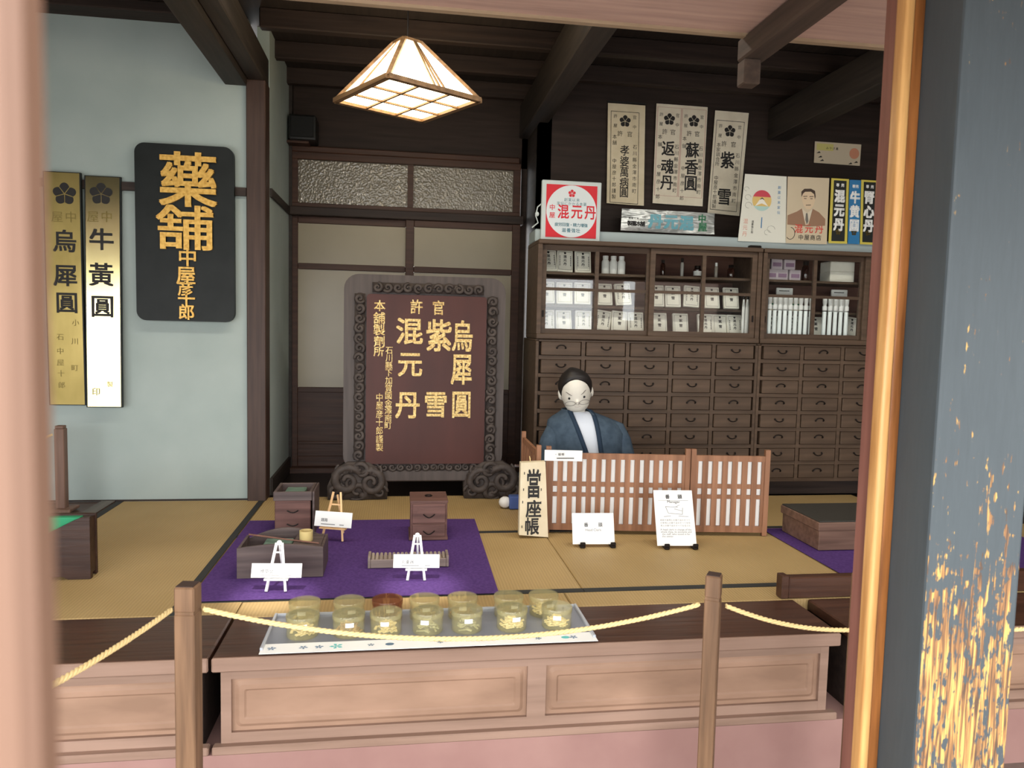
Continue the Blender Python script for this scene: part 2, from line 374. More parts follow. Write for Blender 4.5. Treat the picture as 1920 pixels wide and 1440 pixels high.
def mat_pattern_glass():
    m, nt, p, N, L = base('pebbled glass'); p.inputs['Base Color'].default_value = srgb(122, 116, 102)
    p.inputs['Roughness'].default_value = .08; p.inputs['Specular IOR Level'].default_value = .9
    tc = N.new('ShaderNodeTexCoord'); v = N.new('ShaderNodeTexVoronoi'); v.inputs['Scale'].default_value = 85; v.feature = 'SMOOTH_F1'
    L.new(tc.outputs['Object'], v.inputs['Vector'])
    b = N.new('ShaderNodeBump'); b.inputs['Strength'].default_value = .9; b.inputs['Distance'].default_value = .006
    L.new(v.outputs['Distance'], b.inputs['Height']); L.new(b.outputs[0], p.inputs['Normal'])
    return m
M['pebble'] = mat_pattern_glass()
M['frost'] = noisy('frosted glass', srgb(144, 135, 114), srgb(152, 143, 122), (2, 2, 2), rough=.27, spec=.35)
M['foil'] = noisy('silver foil', srgb(176, 180, 178), srgb(204, 207, 204), (9, 9, 30), rough=.3, metal=.75, bump=1.0, detail=2)
M['jar'] = glassy('amber tinted plastic', (.993, .984, .93, 1), .03, 1.4, .13, srgb(248, 242, 200))
M['jar_red'] = glassy('red brown plastic', (.90, .78, .68, 1), .03, 1.4, .24, srgb(176, 122, 96))
M['sheet'] = plain('clear plastic sheet', srgb(126, 130, 140), .25, spec=.6)
M['lamp_paper'] = plain('lit lamp paper', srgb(250, 240, 210), .8, emit=(1, .80, .50, 1), es=12)
M['lamp_wood'] = wood('lamp timber', srgb(92, 68, 44), srgb(124, 94, 62), 'x', rough=.5)
M['red'] = plain('red enamel', srgb(206, 36, 48), .35)
M['teal'] = plain('teal ink', srgb(30, 104, 120), .6)
M['rust'] = plain('red ink', srgb(206, 70, 60), .6)
M['tin'] = plain('pale painted tin', srgb(196, 206, 204), .4)
M['grey_board'] = plain('pale grey board', srgb(164, 176, 176), .6)
M['yellow'] = plain('yellow edging', srgb(206, 190, 84), .5)
M['navy'] = plain('blue print', srgb(52, 120, 170), .5)
M['blackp'] = plain('black print', srgb(38, 40, 38), .45)
M['amber'] = plain('brown bottle glass', srgb(56, 30, 22), .12, spec=.8)
M['pink'] = plain('pale mauve card', srgb(196, 184, 190), .6)
M['green'] = plain('green felt', srgb(44, 140, 96), .8)
M['copper'] = noisy('verdigris copper', srgb(96, 122, 108), srgb(124, 146, 130), (20, 20, 20), rough=.5, metal=.3)
M['bamboo'] = plain('bamboo', srgb(206, 184, 124), .5)

# ------------------------------------------------------------------ setting
WY, BY = 4.28, 5.16                # white wall plane, recess back plane
b = MB().box(-4.2, 3.8, -.2, 4.3, -.06, 0); struct('floor', b, M['doma'])
b = MB().box(-40, 40, -40, -.2, -.1, -.02); struct('street', b, M['street'])
b = MB().box(-4.2, -.83, WY, WY + .08, .0, 3.1); struct('wall_left', b, M['plaster'])
b = MB().box(-4.2, -.838, WY - .022, WY, 2.168, 2.212); struct('trim_1', b, M['dark_wood_x'])
b = MB().box(-4.2, -.84, WY - .006, WY, .5, .508); struct('baseboard_left', b, M['dark_wood_x'])
# corner post, recess
b = MB().box(-.835, -.735, WY - .03, WY + .1, .44, 2.78, .004); struct('post', b, M['post'])
b = MB().box(-.80, -.735, WY + .1, BY, .5, 3.1); struct('wall_recess', b, M['plaster'])
b = MB().box(-.735, -.722, WY + .1, BY, 2.19, 2.235).box(-.735, -.72, WY + .1, BY, .5, .6).box(-.735, -.715, BY - .07, BY, .5, 3.1); struct('trim_2', b, M['dark_wood_y'])
b = MB().box(-.80, .92, WY + .06, BY + .1, .40, .495); struct('floor_recess', b, plain('black floorboards', srgb(30, 25, 22), .35))
b = MB().box(-.80, 1.0, BY, BY + .1, 2.58, 3.1).box(-.80, -.735, BY, BY + .1, .4, 2.6).box(.80, 1.0, BY, BY + .1, .4, 3.1); struct('wall_back', b, M['black_board'])
b = MB().box(.84, .92, 4.72, BY, .4, 3.1); struct('wall_recess', b, M['dark_wood_y'])
b = MB().box(.84, 3.8, 4.72, 4.80, .4, 3.1); struct('wall_back', b, M['black_board'])
b = MB().box(3.7, 3.8, .1, 4.75, 0, 3.1); struct('wall_right', b, M['black_board'])
b = MB().box(-4.2, -4.1, .1, 4.3, 0, 3.1); struct('wall_side', b, M['plaster'])
b = MB().box(-4.2, 3.8, -.2, 5.26, 3.1, 3.2); struct('ceiling', b, M['ceiling'])
b = MB().box(-4.2, 3.8, .06, .12, 2.06, 3.1); struct('wall_front', b, M['black_board'])
b = MB().box(4.3, 5.0, -8.1, -8, 0, 4.2).box(5.3, 9.5, -8.1, -8, 0, 4.2).box(5.0, 5.3, -8.1, -8, 0, 1.7); struct('added_reflection_wall', b, M['doma'])  # unseen wall added with gaps to break up reflections in the cabinet glass
# entrance ceiling boards with their edge strip
b = MB().box(-4.1, 3.7, .12, 2.24, 2.415, 2.45); struct('ceiling_entrance', b, M['eave'])
b = MB().box(-4.1, 3.7, 2.24, 2.262, 2.405, 2.47); struct('trim_3', b, wood('pale edge strip', srgb(150, 128, 104), srgb(168, 146, 120), 'x'))
def beam(x0, x1, y0, y1, z0, z1, mat): struct('beam', MB().box(x0, x1, y0, y1, z0, z1, .006), mat)
beam(1.035, 1.115, .12, 2.30, 2.345, 2.414, M['eave_beam'])
b = MB().box(1.038, 1.092, 2.246, 2.30, 2.268, 2.345, .004); struct('beam_stub', b, M['eave_beam'])
beam(-.95, -.83, .12, WY, 2.75, 2.93, M['dark_wood_y'])
beam(-.83, -.74, 2.3, BY, 2.78, 2.93, M['dark_wood_y'])
beam(-4.1, -.95, WY - .14, WY, 3.045, 3.1, M['dark_wood_x'])
beam(.78, .90, 2.3, BY, 2.78, 3.0, M['dark_wood_y'])
beam(2.36, 2.50, 2.3, 4.72, 2.76, 2.96, M['dark_wood_y'])
for y in (2.75, 3.2, 3.65, 4.1, 4.55, 5.0): beam(-.74, 3.7, y, y + .06, 3.0, 3.1, M['dark_wood_x'])
beam(-.74, .78, BY - .06, BY, 2.6, 2.64, M['door_wood'])

# transom and sliding doors behind the standing sign
dx0, dx1, ym = -.735, .79, .045
tr = thing('window_1', None, None, (0.03, BY - .03, 2.22)); tr['kind'] = 'structure'
f = MB().box(dx0, dx1, BY - .06, BY, 2.555, 2.60, .003).box(dx0, dx1, BY - .06, BY, 2.245, 2.275, .003).box(dx0, dx0 + .055, BY - .055, BY, 2.275, 2.555).box(dx1 - .05, dx1, BY - .055, BY, 2.275, 2.555).box(.028, .066, BY - .055, BY, 2.275, 2.555)
part('window_frame', f, M['door_wood'], tr)
part('pane', MB().box(dx0 + .055, .028, BY - .03, BY - .022, 2.275, 2.555), M['pebble'], tr)
part('pane', MB().box(.066, dx1 - .05, BY - .03, BY - .022, 2.275, 2.555), M['pebble'], tr)
b = MB().box(dx0, dx1 + .02, BY - .10, BY, 2.19, 2.245, .004); struct('lintel', b, M['dark_wood_x'])
for n, (xa, xb, yy) in enumerate(((dx0, .075, BY - .05), (.02, dx1, BY - .085))):
    d = thing('door_%d' % (n + 1), None, None, ((xa + xb) / 2, yy, .55)); d['kind'] = 'structure'
    f = MB()
    for x in (xa, xb - .055): f.box(x, x + .055, yy, yy + .03, .53, 2.19, .003)
    for z0, z1 in ((.53, .60), (.68, .70), (1.03, 1.065), (1.845, 1.885), (2.145, 2.19)): f.box(xa + .055, xb - .055, yy + .002, yy + .028, z0, z1, .003)
    f.box(xa + .05, xb - .05, yy + .012, yy + .02, .60, 1.05)
    part('door_frame', f, M['door_wood'], d)
    part('pane', MB().box(xa + .055, xb - .055, yy + .012, yy + .018, 1.885, 2.145), M['frost'], d)
    part('pane', MB().box(xa + .055, xb - .055, yy + .012, yy + .018, 1.065, 1.845), M['frost'], d)
b = MB().box(-.735, .84, BY - .11, BY, .49, .53, .003); struct('sill', b, M['door_wood'])

# raised floor: core, mats, steps
b = MB().box(-4.1, 3.7, 2.62, 4.30, .02, .455).box(.9, 3.7, 4.30, 4.72, .02, .455); struct('floor_platform', b, M['dark_wood_x'])
def mat_thing(label, x0, x1, y0, y1, heri, cat='mat'):
    t = thing('tatami_mat', label, 'tatami mat', ((x0 + x1) / 2, (y0 + y1) / 2, .455), 0, 'tatami mats on the raised floor')
    part('rush_cover', MB().box(x0, x1, y0, y1, .455, .5, .004), M['tatami'], t)
    g = MB()
    for h in heri: g.box(*h, .4985, .5015)
    if heri: part('edge_binding', g, M['heri'], t)
    return t
mat_thing('tatami mat left of the purple cloth, running back to the white wall', -1.52, -.745, 2.59, 4.272, [(-1.52, -1.485, 2.59, 4.272), (-.775, -.745, 2.59, 4.272)])
mat_thing('tatami mat under the purple cloth with the tobacco tray', -.743, .70, 2.70, 3.53, [(-.743, .70, 2.70, 2.735)])
mat_thing('tatami mat in front of the lattice screen under the white cards', .702, 2.05, 2.70, 3.53, [(.702, 2.05, 2.70, 2.735)])
mat_thing('tatami mat before the feet of the standing sign', -.743, .98, 3.532, 4.335, [(-.743, .98, 3.532, 3.56)])
mat_thing('tatami mat behind the lattice screen, under the mannequin', .982, 2.8, 3.532, 4.25, [(.982, 2.8, 3.532, 3.56)])
mat_thing('tatami mat under the purple cloth with the flat storage box', 2.052, 3.4, 2.70, 3.53, [(2.052, 3.4, 2.70, 2.735)])
tm = mat_thing('narrow strip of tatami along the front edge, left of the seam', -.548, .62, 2.557, 2.698, [])
part('rush_corner', MB().box(-.743, -.55, 2.59, 2.698, .455, .5), M['tatami'], tm)
mat_thing('narrow strip of tatami along the front edge, right of the seam', .622, 3.4, 2.557, 2.698, [])
b = MB().box(-4.0, -1.523, 2.59, 4.272, .455, .499, .003); struct('floor_boards', b, M['step_top'])
b = MB().box(-1.60, -1.53, 2.6, 4.27, .499, .506, .002); struct('trim_4', b, wood('grey sill', srgb(92, 86, 80), srgb(106, 99, 92), 'y'))
def step(label, x0, x1, panels, yb=2.555):
    t = thing('wooden_step', label, 'step', ((x0 + x1) / 2, 2.4, .20), 0, 'wooden steps along the raised floor')
    part('top_board', MB().box(x0, x1, 2.245, yb, .458, .5, .005), M['step_top'], t)
    part('front_rail', MB().box(x0, x1, 2.240, 2.262, .456, .499, .004).box(x0, x1, 2.238, 2.27, .20, .226, .004), M['step'], t)
    f = MB(); xa, xb = x0 + .022, x1 - .03
    f.box(xa, xb, 2.262, 2.285, .425, .456).box(xa, xb, 2.262, 2.285, .226, .258)
    ed = [xa] + panels + [xb]
    for i, e in enumerate(ed): f.box(e - (.0 if i == 0 else .03), e + (.0 if i == len(ed) - 1 else .03), 2.2615, 2.285, .226, .456)
    part('frame', f, M['step'], t)
    for a, c in zip(ed, ed[1:]):
        a += .03; c -= .03
        g = MB().box(a - .01, c + .01, 2.274, 2.284, .25, .43); P = [(rrect(a + i, c - i, .258 + i, .425 - i, max(.004, .018 - i * .3), 4), y) for i, y in ((.012, 2.274), (.022, 2.268), (.036, 2.268), (.042, 2.272))]
        g.loft([[(x, y, z) for x, z in q] for q, y in P])
        part('panel', g, M['step_panel'], t)
    part('back', MB().box(x0 + .02, x1 - .025, 2.286, yb, .20, .456), M['dark_wood_x'], t)
step('wooden step on the left, behind the left rope post', -2.6, -.555, [-1.6], 2.588)
step('long two-panelled wooden step carrying the tray of jars', -.545, 1.472, [.44])
step('wooden step mostly hidden by the worn grey post', 1.53, 3.4, [2.45])
b = MB().box(-4.0, 3.6, 2.244, 2.62, 0, .20); struct('plinth', b, M['plinth'])
b = MB().box(1.455, 3.3, 2.557, 2.60, .502, .583, .004).box(1.425, 1.454, 2.557, 2.602, .502, .590, .003)
solo('low_rail', b, M['step_top'], 'low dark brown rail along the front edge, right of the right rope post', 'rail')

# right door jamb, door stile and worn post
b = MB().box(1.028, 1.235, 1.30, 1.425, 0, 2.414, .006, 2); struct('pillar', b, M['worn'])
d = thing('door_3', None, None, (1.005, 1.42, 0)); d['kind'] = 'structure'
part('stile', MB().box(.983, 1.004, 1.405, 1.44, .01, 2.41, .006, 3), M['stile_lit'], d, True)  # left half of the stile, daylight put into its pale colour
part('stile_shaded_half', MB().box(1.0045, 1.0275, 1.409, 1.44, .01, 2.41, .003, 2), wood('shaded orange stile', srgb(104, 62, 30), srgb(158, 100, 52), 'z', rough=.35, k=1.2), d, True)  # right half of the same stile, shade painted as a darker strip
b = MB().box(1.001, 1.04, 1.442, 1.50, .0, 2.41, .003); struct('jamb', b, wood('maroon jamb', srgb(118, 76, 66), srgb(138, 92, 80), 'z'))
# pale slat close to the lens on the left
p0 = PY(46, 720, .17)
b = MB().box(p0.x - .045, p0.x, .17, .185, 0, 2.06, .003); struct('door_slat', b, wood('pale lattice slat', srgb(108, 81, 66), srgb(121, 92, 75), 'z'))

# ------------------------------------------------------------------ writing placed on an upright plane
def pch(mb, c, px, py, wp, hp, Y, bold=.012, ext=0):
    p = PY(px, py, Y); k = pxs(p); mb.ch(c, p.x, p.z, wp * k, (hp or wp) * k, Y, bold, ext)
ORD = ['first', 'second', 'third', 'fourth', 'fifth', 'sixth', 'seventh', 'eighth', 'ninth', 'tenth']

# ------------------------------------------------------------------ signs on the white wall
def brass(label, xs, z0, z1, text, emblem, small, smallp, mat, bow, tilt):
    x0, x1 = xs; xm = (x0 + x1) / 2; Y = WY - .045
    t = thing('brass_sign_plate', label, 'sign', (xm, Y, z0), 0, 'brass sign plates on the white wall')
    h = z1 - z0
    def yy(z): f = (z - z0) / h; return Y - bow * math.sin(math.pi * f) + tilt * (f - .5)
    g = MB(); rows = []
    n = 14
    for i in range(n + 1):
        z = z0 + h * i / n; y = yy(z); rows.append([(x0, y, z), (x1, y, z), (x1, y + .012, z), (x0, y + .012, z)])
    g.loft(rows); part('plate', g, mat, t, True)
    e = MB(); q = .006
    rows = []
    for i in range(n + 1):
        z = z0 - .004 + (h + .008) * i / n; y = yy(z) + .001; rows.append([(x0 - q, y, z), (x1 + q, y, z), (x1 + q, y + .018, z), (x0 - q, y + .018, z)])
    e.loft(rows); part('wooden_back', e, M['lacquer'], t)
    l = MB(); em = PY(emblem[0], emblem[1], Y); l.plum(em.x, em.z, .058, yy(em.z) - .001)
    for c, px, py, s in text:
        p = PY(px, py, Y); l.ch(c, p.x, p.z, s * pxs(p), None, yy(p.z) - .0015, .02)
    part('lettering', l, M['ink'], t, label='engraved black lettering and crest')
    l = MB()
    for c, px, py, s in small:
        p = PY(px, py, Y); l.ch(c, p.x, p.z, s * pxs(p), None, yy(p.z) - .0015, .0)
    part('faint_lettering', l, plain('worn engraving', srgb(120, 104, 56), .5, .6), t)
brass('leftmost brass sign plate with engraved black characters, partly behind the blurred slat', (-1.832, -1.662), 1.032, 2.238,
      [('烏', 122, 452, 40), ('犀', 123, 517, 40), ('圓', 126, 568, 38)], (122, 364), [('屋', 108, 407, 20), ('中', 134, 407, 20), ('小', 142, 605, 12), ('石', 113, 632, 12), ('川', 140, 640, 12), ('中', 113, 658, 12), ('屋', 113, 680, 12), ('十', 114, 700, 12), ('町', 140, 690, 12), ('郎', 115, 722, 12)], None, M['brass_dull'], .004, -.012)
brass('brass sign plate mirroring the daylight, between its darker twin and the black board', (-1.640, -1.474), 1.024, 2.230,
      [('牛', 190, 450, 42), ('黃', 190, 515, 42), ('圓', 193, 575, 40)], (188, 363), [('屋', 173, 406, 20), ('中', 199, 406, 20), ('印', 182, 734, 14), ('製', 208, 720, 10)], None, M['brass'], .004, .030)
t = thing('black_sign_board', 'black lacquered board with big raised gold characters on the white wall', 'sign', (-1.14, WY - .05, 1.487))
part('board', MB().prism(rrect(-1.391, -.893, 1.487, 2.413, .05, 6), WY - .055, WY - .023), M['lacquer'], t)
g = MB(); Yb = WY - .056
for c, px, py, wd, ht in (('藥', 353, 337, 100, 98), ('舗', 347, 427, 98, 80)): pch(g, c, px, py, wd, ht, Yb - .006, .016, .016)
for c, px, py, s in (('中', 352, 482, 33), ('屋', 349, 517, 33), ('彦', 348, 541, 26), ('十', 350, 561, 30), ('郎', 350, 585, 28)): pch(g, c, px, py, s, s, Yb - .004, .018, .010)
part('raised_lettering', g, M['gold'], t, label='raised gold lettering')

# ------------------------------------------------------------------ standing sign
SY = 4.28
t = thing('standing_sign', 'tall red brown standing sign with gold characters in a grey carved frame', 'sign', (.14, SY + .06, .5))
g = MB(); o = rrect(-.322, .594, .66, 1.775, .085, 6); i_ = rrect(-.17, .452, .70, 1.60, .01, 6)
g.ring(o, i_, SY + .03, SY + .08); part('frame', g, M['frame_grey'], t)
part('sign_panel', MB().prism(rrect(-.195, .482, .70, 1.664, .02, 4), SY - .002, SY + .055), M['red_lacquer'], t)
random.seed(3)
def scrolls(x0, x1, z0, z1, n, vert=False):
    m = MB()
    for i in range(n):
        f = (i + .5) / n; x = x0 + (x1 - x0) * (f if not vert else .5); z = z0 + (z1 - z0) * (f if vert else .5); r = (z1 - z0 if not vert else x1 - x0) * .5
        m.spiral((x, SY + .012, z), r * .95, 1.3, 1 if i % 2 else -1, random.uniform(0, 6), r * .42)
        m.ball((x + random.uniform(-.4, .4) * r, SY + .02, z + random.uniform(-.4, .4) * r), r * .8, r * .35, r * .8, 8, 6)
    m.box(x0, x1, SY + .018, SY + .035, z0, z1); return m
part('carved_border', scrolls(-.165, .465, 1.675, 1.73, 11), M['carve'], t, 'all')
part('carved_border', scrolls(-.262, -.205, .72, 1.665, 17, True), M['carve'], t, 'all')
part('carved_border', scrolls(.490, .548, .70, 1.665, 17, True), M['carve'], t, 'all')
part('carved_border', scrolls(-.16, .45, .655, .70, 13), M['carve'], t, 'all')
part('bottom_rail', MB().box(-.17, .452, SY + .01, SY + .06, .595, .66, .006), M['frame_grey'], t)
for cx, sg in ((-.235, 1), (.535, -1)):
    m = MB()
    m.prism([(cx - .165, .5), (cx + .165, .5), (cx + .168, .58), (cx + .135, .66), (cx + .06, .71), (cx - .06, .71), (cx - .135, .66), (cx - .168, .58)], SY - .03, SY + .10)
    for (dx, dz, r, tn, s, a) in ((-.06, .11, .085, 1.4, 1, .5), (.075, .10, .075, 1.5, -1, 2.4), (.0, .05, .06, 1.2, 1, 4), (-.12, .055, .05, 1.3, -1, 1), (.125, .045, .042, 1.3, 1, 0), (.02, .165, .05, 1.2, -1, 3), (-.09, .17, .035, 1.2, 1, 2), (.10, .165, .035, 1.2, -1, 1), (-.03, .10, .04, 1.1, -1, 5)):
        m.spiral((cx + sg * dx, SY - .032, .5 + dz), r, tn, s * sg, a if sg > 0 else math.pi - a, r * .30)
    for k in range(10): a = random.uniform(0, 6.28); m.ball((cx + .13 * math.cos(a), SY - .02, .6 + .08 * math.sin(a)), .035, .03, .03, 8, 6)
    [setattr(v.co, 'z', max(v.co.z, .502)) for v in m.b.verts]; part('carved_foot', m, M['carve'], t, 'all')
Yt = SY - .0035; g = MB()
for c, px, py, wd, ht in (('混', 768, 621, 48, 48), ('元', 769, 684, 44, 46), ('丹', 764, 760, 44, 50), ('紫', 823, 629, 46, 58), ('雪', 817, 759, 42, 48), ('烏', 867, 630, 38, 56), ('犀', 865, 693, 38, 58), ('圓', 865, 759, 36, 50)):
    pch(g, c, px, py, wd, ht, Yt - .001, .019, .005)
for c, px, py in (('許', 781, 575), ('官', 822, 577)): pch(g, c, px, py, 22, 26, Yt, .016)
for c, px, py, s in (('本', 712, 573, 20), ('舖', 711, 596, 21), ('製', 711, 618, 21), ('劑', 711, 640, 20), ('所', 710, 659, 18)): pch(g, c, px, py, s, s, Yt, .014)
for i, c in enumerate('石川縣下加賀國金澤南町'): pch(g, c, 729.5 - .2 * i, 657 + i * 14.1, 13, 14, Yt, .008)
for i, c in enumerate('中屋彦十郎謹製'): pch(g, c, 711.5 + .0 * i, 745 + i * 15.6, 13, 15, Yt, .008)
part('gold_lettering', g, M['gold2'], t, label='worn gold lettering')

# ------------------------------------------------------------------ pendant lamp
lc = [PZ(625, 195, 2.5), PZ(728, 147, 2.5), PZ(905, 190, 2.5)]
cen = (lc[0] + lc[2]) / 2; ang = math.atan2(lc[1].y - cen.y, lc[1].x - cen.x); hs = .258 / math.sqrt(2) * 1.29
t = thing('pendant_lamp', 'lit pyramid shaped paper lamp with wooden bars hanging from the ceiling', 'lamp', (cen.x, cen.y, 2.5), ang - R(135))
H = .262; tp = .045
bot = [(-hs, -hs), (hs, -hs), (hs, hs), (-hs, hs)]; ptop = [(-tp, -tp), (tp, -tp), (tp, tp), (-tp, tp)]
m = MB(); m.loft([[(x * .97, y * .97, .014) for x, y in bot], [(x, y, H) for x, y in ptop]]); part('lamp_shade', m, M['lamp_paper'], t, local=True)
m = MB()
for i in range(4):
    a, b_ = bot[i], bot[(i + 1) % 4]
    m.bar((*a, .01), (*b_, .01), .026, .020)
    m.bar((*a, .012), (*ptop[i], H), .020, .014)
    m.bar((*ptop[i], H), (*ptop[(i + 1) % 4], H), .016, .012)
part('lamp_frame', m, M['lamp_wood'], t, local=True)
m = MB()
for f in (-.34, .34):
    m.bar((f * 2 * hs * .5 - 0, -hs, .006), (f * 2 * hs * .5, hs, .006), .011, .008)
    m.bar((-hs, f * 2 * hs * .5, .006), (hs, f * 2 * hs * .5, .006), .011, .008)
for ax in range(4):
    a, b_ = Vector((*bot[ax], .012)), Vector((*bot[(ax + 1) % 4], .012)); c, d = Vector((*ptop[ax], H)), Vector((*ptop[(ax + 1) % 4], H))
    for k in ((.50, .555, .61) if ax % 2 else (.42,)): m.bar(a.lerp(b_, k), c.lerp(d, k), .007 if ax % 2 else .014, .008)
part('lamp_bars', m, M['lamp_wood'], t, local=True)
m = MB().tube([(0, 0, H), (0, 0, .60)], .004, 6); part('cord', m, M['iron'], t, local=True)

# ------------------------------------------------------------------ loudspeaker box in the recess corner
t = thing('loudspeaker', 'small black loudspeaker high in the recess corner above the transom', 'loudspeaker', (-.635, 5.05, 2.63))
part('speaker_body', MB().box(-.72, -.55, 4.96, 5.14, 2.645, 2.80, .012, 2), plain('black plastic', srgb(24, 25, 25), .4), t)
part('speaker_grille', MB().box(-.705, -.565, 4.952, 4.962, 2.66, 2.79, .004), plain('black mesh', srgb(16, 17, 17), .8), t)
part('bracket', MB().box(-.735, -.60, 5.0, 5.16, 2.632, 2.646), M['door_wood'], t)

# ------------------------------------------------------------------ cabinets
CY = 4.26
def handle_mesh(up):
    m = MB(); P = []
    for i in range(9): a = math.pi * i / 8; P.append((-.026 * math.cos(a), -.012, (.016 if up else -.016) * math.sin(a)))
    m.tube(P, .0035, 6); m.ball((-.026, -.004, 0), .006, .004, .006, 8, 6); m.ball((.026, -.004, 0), .006, .004, .006, 8, 6); return m
def chest(label, x0, cols, pw):
    x1 = x0 + cols * pw + .03; yb = CY + .44
    t = thing('drawer_chest', label, 'drawer chest', ((x0 + x1) / 2, CY + .2, .5), 0, 'drawer chests along the back wall')
    m = MB(); nr = 8; z0, z1 = .585, 1.432; ph = (z1 - z0 - .012) / nr
    m.box(x0, x1, CY + .02, yb, z1 - .012, z1, .003).box(x0, x0 + .018, CY, yb, .585, z1 - .012, .002).box(x1 - .018, x1, CY, yb, .585, z1 - .012, .002)
    m.box(x0 + .018, x1 - .018, CY + .06, yb, .585, z1 - .012)
    for r in range(nr + 1): m.box(x0 + .018, x1 - .018, CY + .003, CY + .06, z0 + r * ph, z0 + r * ph + (.022 if r < nr else .008))
    for c in range(1, cols): x = x0 + .015 + c * pw; m.box(x - .011, x + .011, CY + .001, CY + .06, z0, z1 - .012)
    part('carcass', m, M['cab'], t)
    part('plinth', MB().box(x0 + .01, x1 - .01, CY + .03, yb, .5, .585), M['dark_wood_x'], t)
    m = MB().box(-pw / 2 + .017, pw / 2 - .017, -.006, .05, -.039, .039, .003); proto = link('drawer', m, M['cab'])
    proto.parent = t
    hm = {u: link('handle', handle_mesh(u), M['iron'], True) for u in (0, 1)}
    first = True; used = {0: False, 1: False}
    for r in range(nr):
        for c in range(cols):
            d = proto if first else proto.copy()
            if not first: COL.objects.link(d)
            first = False; d.parent = t
            d.location = (x0 + .015 + (c + .5) * pw - t.location.x, CY - t.location.y, z0 + (r + .5) * ph + .011 - .5)
            u = 1 if random.random() < .35 else 0
            h = hm[u] if not used[u] else hm[u].copy()
            if used[u]: COL.objects.link(h)
            used[u] = True; h.parent = d; h.location = (0, -.006, .004 if u else .012)
    for u in (0, 1):
        if not used[u]: bpy.data.objects.remove(hm[u])
    return t
random.seed(11)
chest('large drawer chest behind the mannequin, below the two sliding glass doors', .77, 5, .268)
chest('dark drawer chest at the right, below the white test tubes', 2.142, 5, .268)
SH = [1.468, 1.636, 1.826]         # shelf tops
def glass_case(label, x0, x1, doors):
    yb = CY + .36; t = thing('glass_case', label, 'display cabinet', ((x0 + x1) / 2, CY + .18, 1.434), 0, 'glazed cabinets on the drawer chests')
    m = MB(); z0, z1 = 1.434, 2.004
    m.box(x0, x1, CY - .012, yb, z1 - .026, z1, .004).box(x0, x1, CY - .008, yb, z0, z0 + .03, .003)
    m.box(x0, x0 + .025, CY, yb, z0 + .03, z1 - .026).box(x1 - .025, x1, CY, yb, z0 + .03, z1 - .026)
    part('carcass', m, M['cab'], t)
    part('back_board', MB().box(x0 + .025, x1 - .025, yb - .015, yb, z0 + .03, z1 - .026), M['cab_in'], t)
    for z in SH[1:]: part('shelf', MB().box(x0 + .025, x1 - .025, CY + (.115 if z < 1.7 else .07), yb - .015, z - .014, z), M['cab'], t)
    for n, (a, b_) in enumerate(doors):
        y = CY + (.008 if n == 1 or len(doors) == 1 else .032)
        m = MB(); zb, zt = z0 + .03, z1 - .027
        m.box(a, a + .032, y, y + .02, zb, zt, .002).box(b_ - .032, b_, y, y + .02, zb, zt, .002)
        m.box(a + .03, b_ - .03, y + .001, y + .019, zt - .03, zt).box(a + .03, b_ - .03, y + .001, y + .019, zb, zb + .03)
        xm = (a + b_) / 2; m.box(xm - .011, xm + .011, y + .002, y + .018, zb + .03, zt - .03).box(a + .03, b_ - .03, y + .003, y + .017, 1.716, 1.733)
        d = part('door', m, M['cab'], t)
        part('pane', MB().box(a + .03, b_ - .03, y + .009, y + .011, zb + .03, zt - .03), M['glass'], d)
        hx = a + .016 if n == 0 and len(doors) > 1 else b_ - .016
        part('finger_pull', MB().box(hx - .006, hx + .006, y - .0015, y + .002, 1.56, 1.60, .003), M['iron'], d)
    return t
glass_case('wide glazed cabinet with two sliding doors, full of white packets', .77, 2.138, [(.796, 1.462), (1.444, 2.112)])
glass_case('glazed cabinet at the right holding test tubes and mauve boxes', 2.146, 3.514, [(2.172, 2.836), (2.82, 3.488)])
b = MB().box(.772, 3.40, CY + .13, CY + .34, 2.004, 2.078, .006)
solo('long_box_board', b, M['grey_board'], 'long pale grey board lying along the top of the cabinets', 'board')
solo('dark_clip', MB().box(2.10, 2.175, CY + .09, CY + .125, 2.004, 2.03, .004), M['iron'], 'small black block on the cabinet top below the rainbow poster', 'block')

# packets in the cabinet
def packet(style):
    wd, ht, dp = .098, .135, .022
    o = link('medicine_packet', MB().box(-wd / 2, wd / 2, 0, dp, 0, ht, .003), M['packet'])
    g = MB(); y = -.0006
    g.disc(0, ht * .86, .007, y, 12)
    if style == 0:
        for i, c in enumerate('混元丹'): g.ch(c, 0, ht * (.70 - .17 * i), .019, .017, y, .03)
        for x in (-.032, .034):
            for i in range(6): g.rect(x - .0025, x + .0025, ht * (.28 + .08 * i), ht * (.33 + .08 * i), y)
    else:
        for i, c in enumerate('紫雪'): g.ch(c, 0, ht * (.66 - .24 * i), .022, .020, y, .02)
    g.outline(-wd / 2 + .009, wd / 2 - .009, .012, ht - .012, .0016, y)
    p = part('printing', g, M['ink'], o, local=True); return o
def copyp(o):
    c = o.copy(); COL.objects.link(c)
    for k in [x for x in bpy.data.objects if x.parent == o]:
        d = k.copy(); COL.objects.link(d); d.parent = c
    return c
pp = [packet(0), packet(1)]; pu = [0, 0]
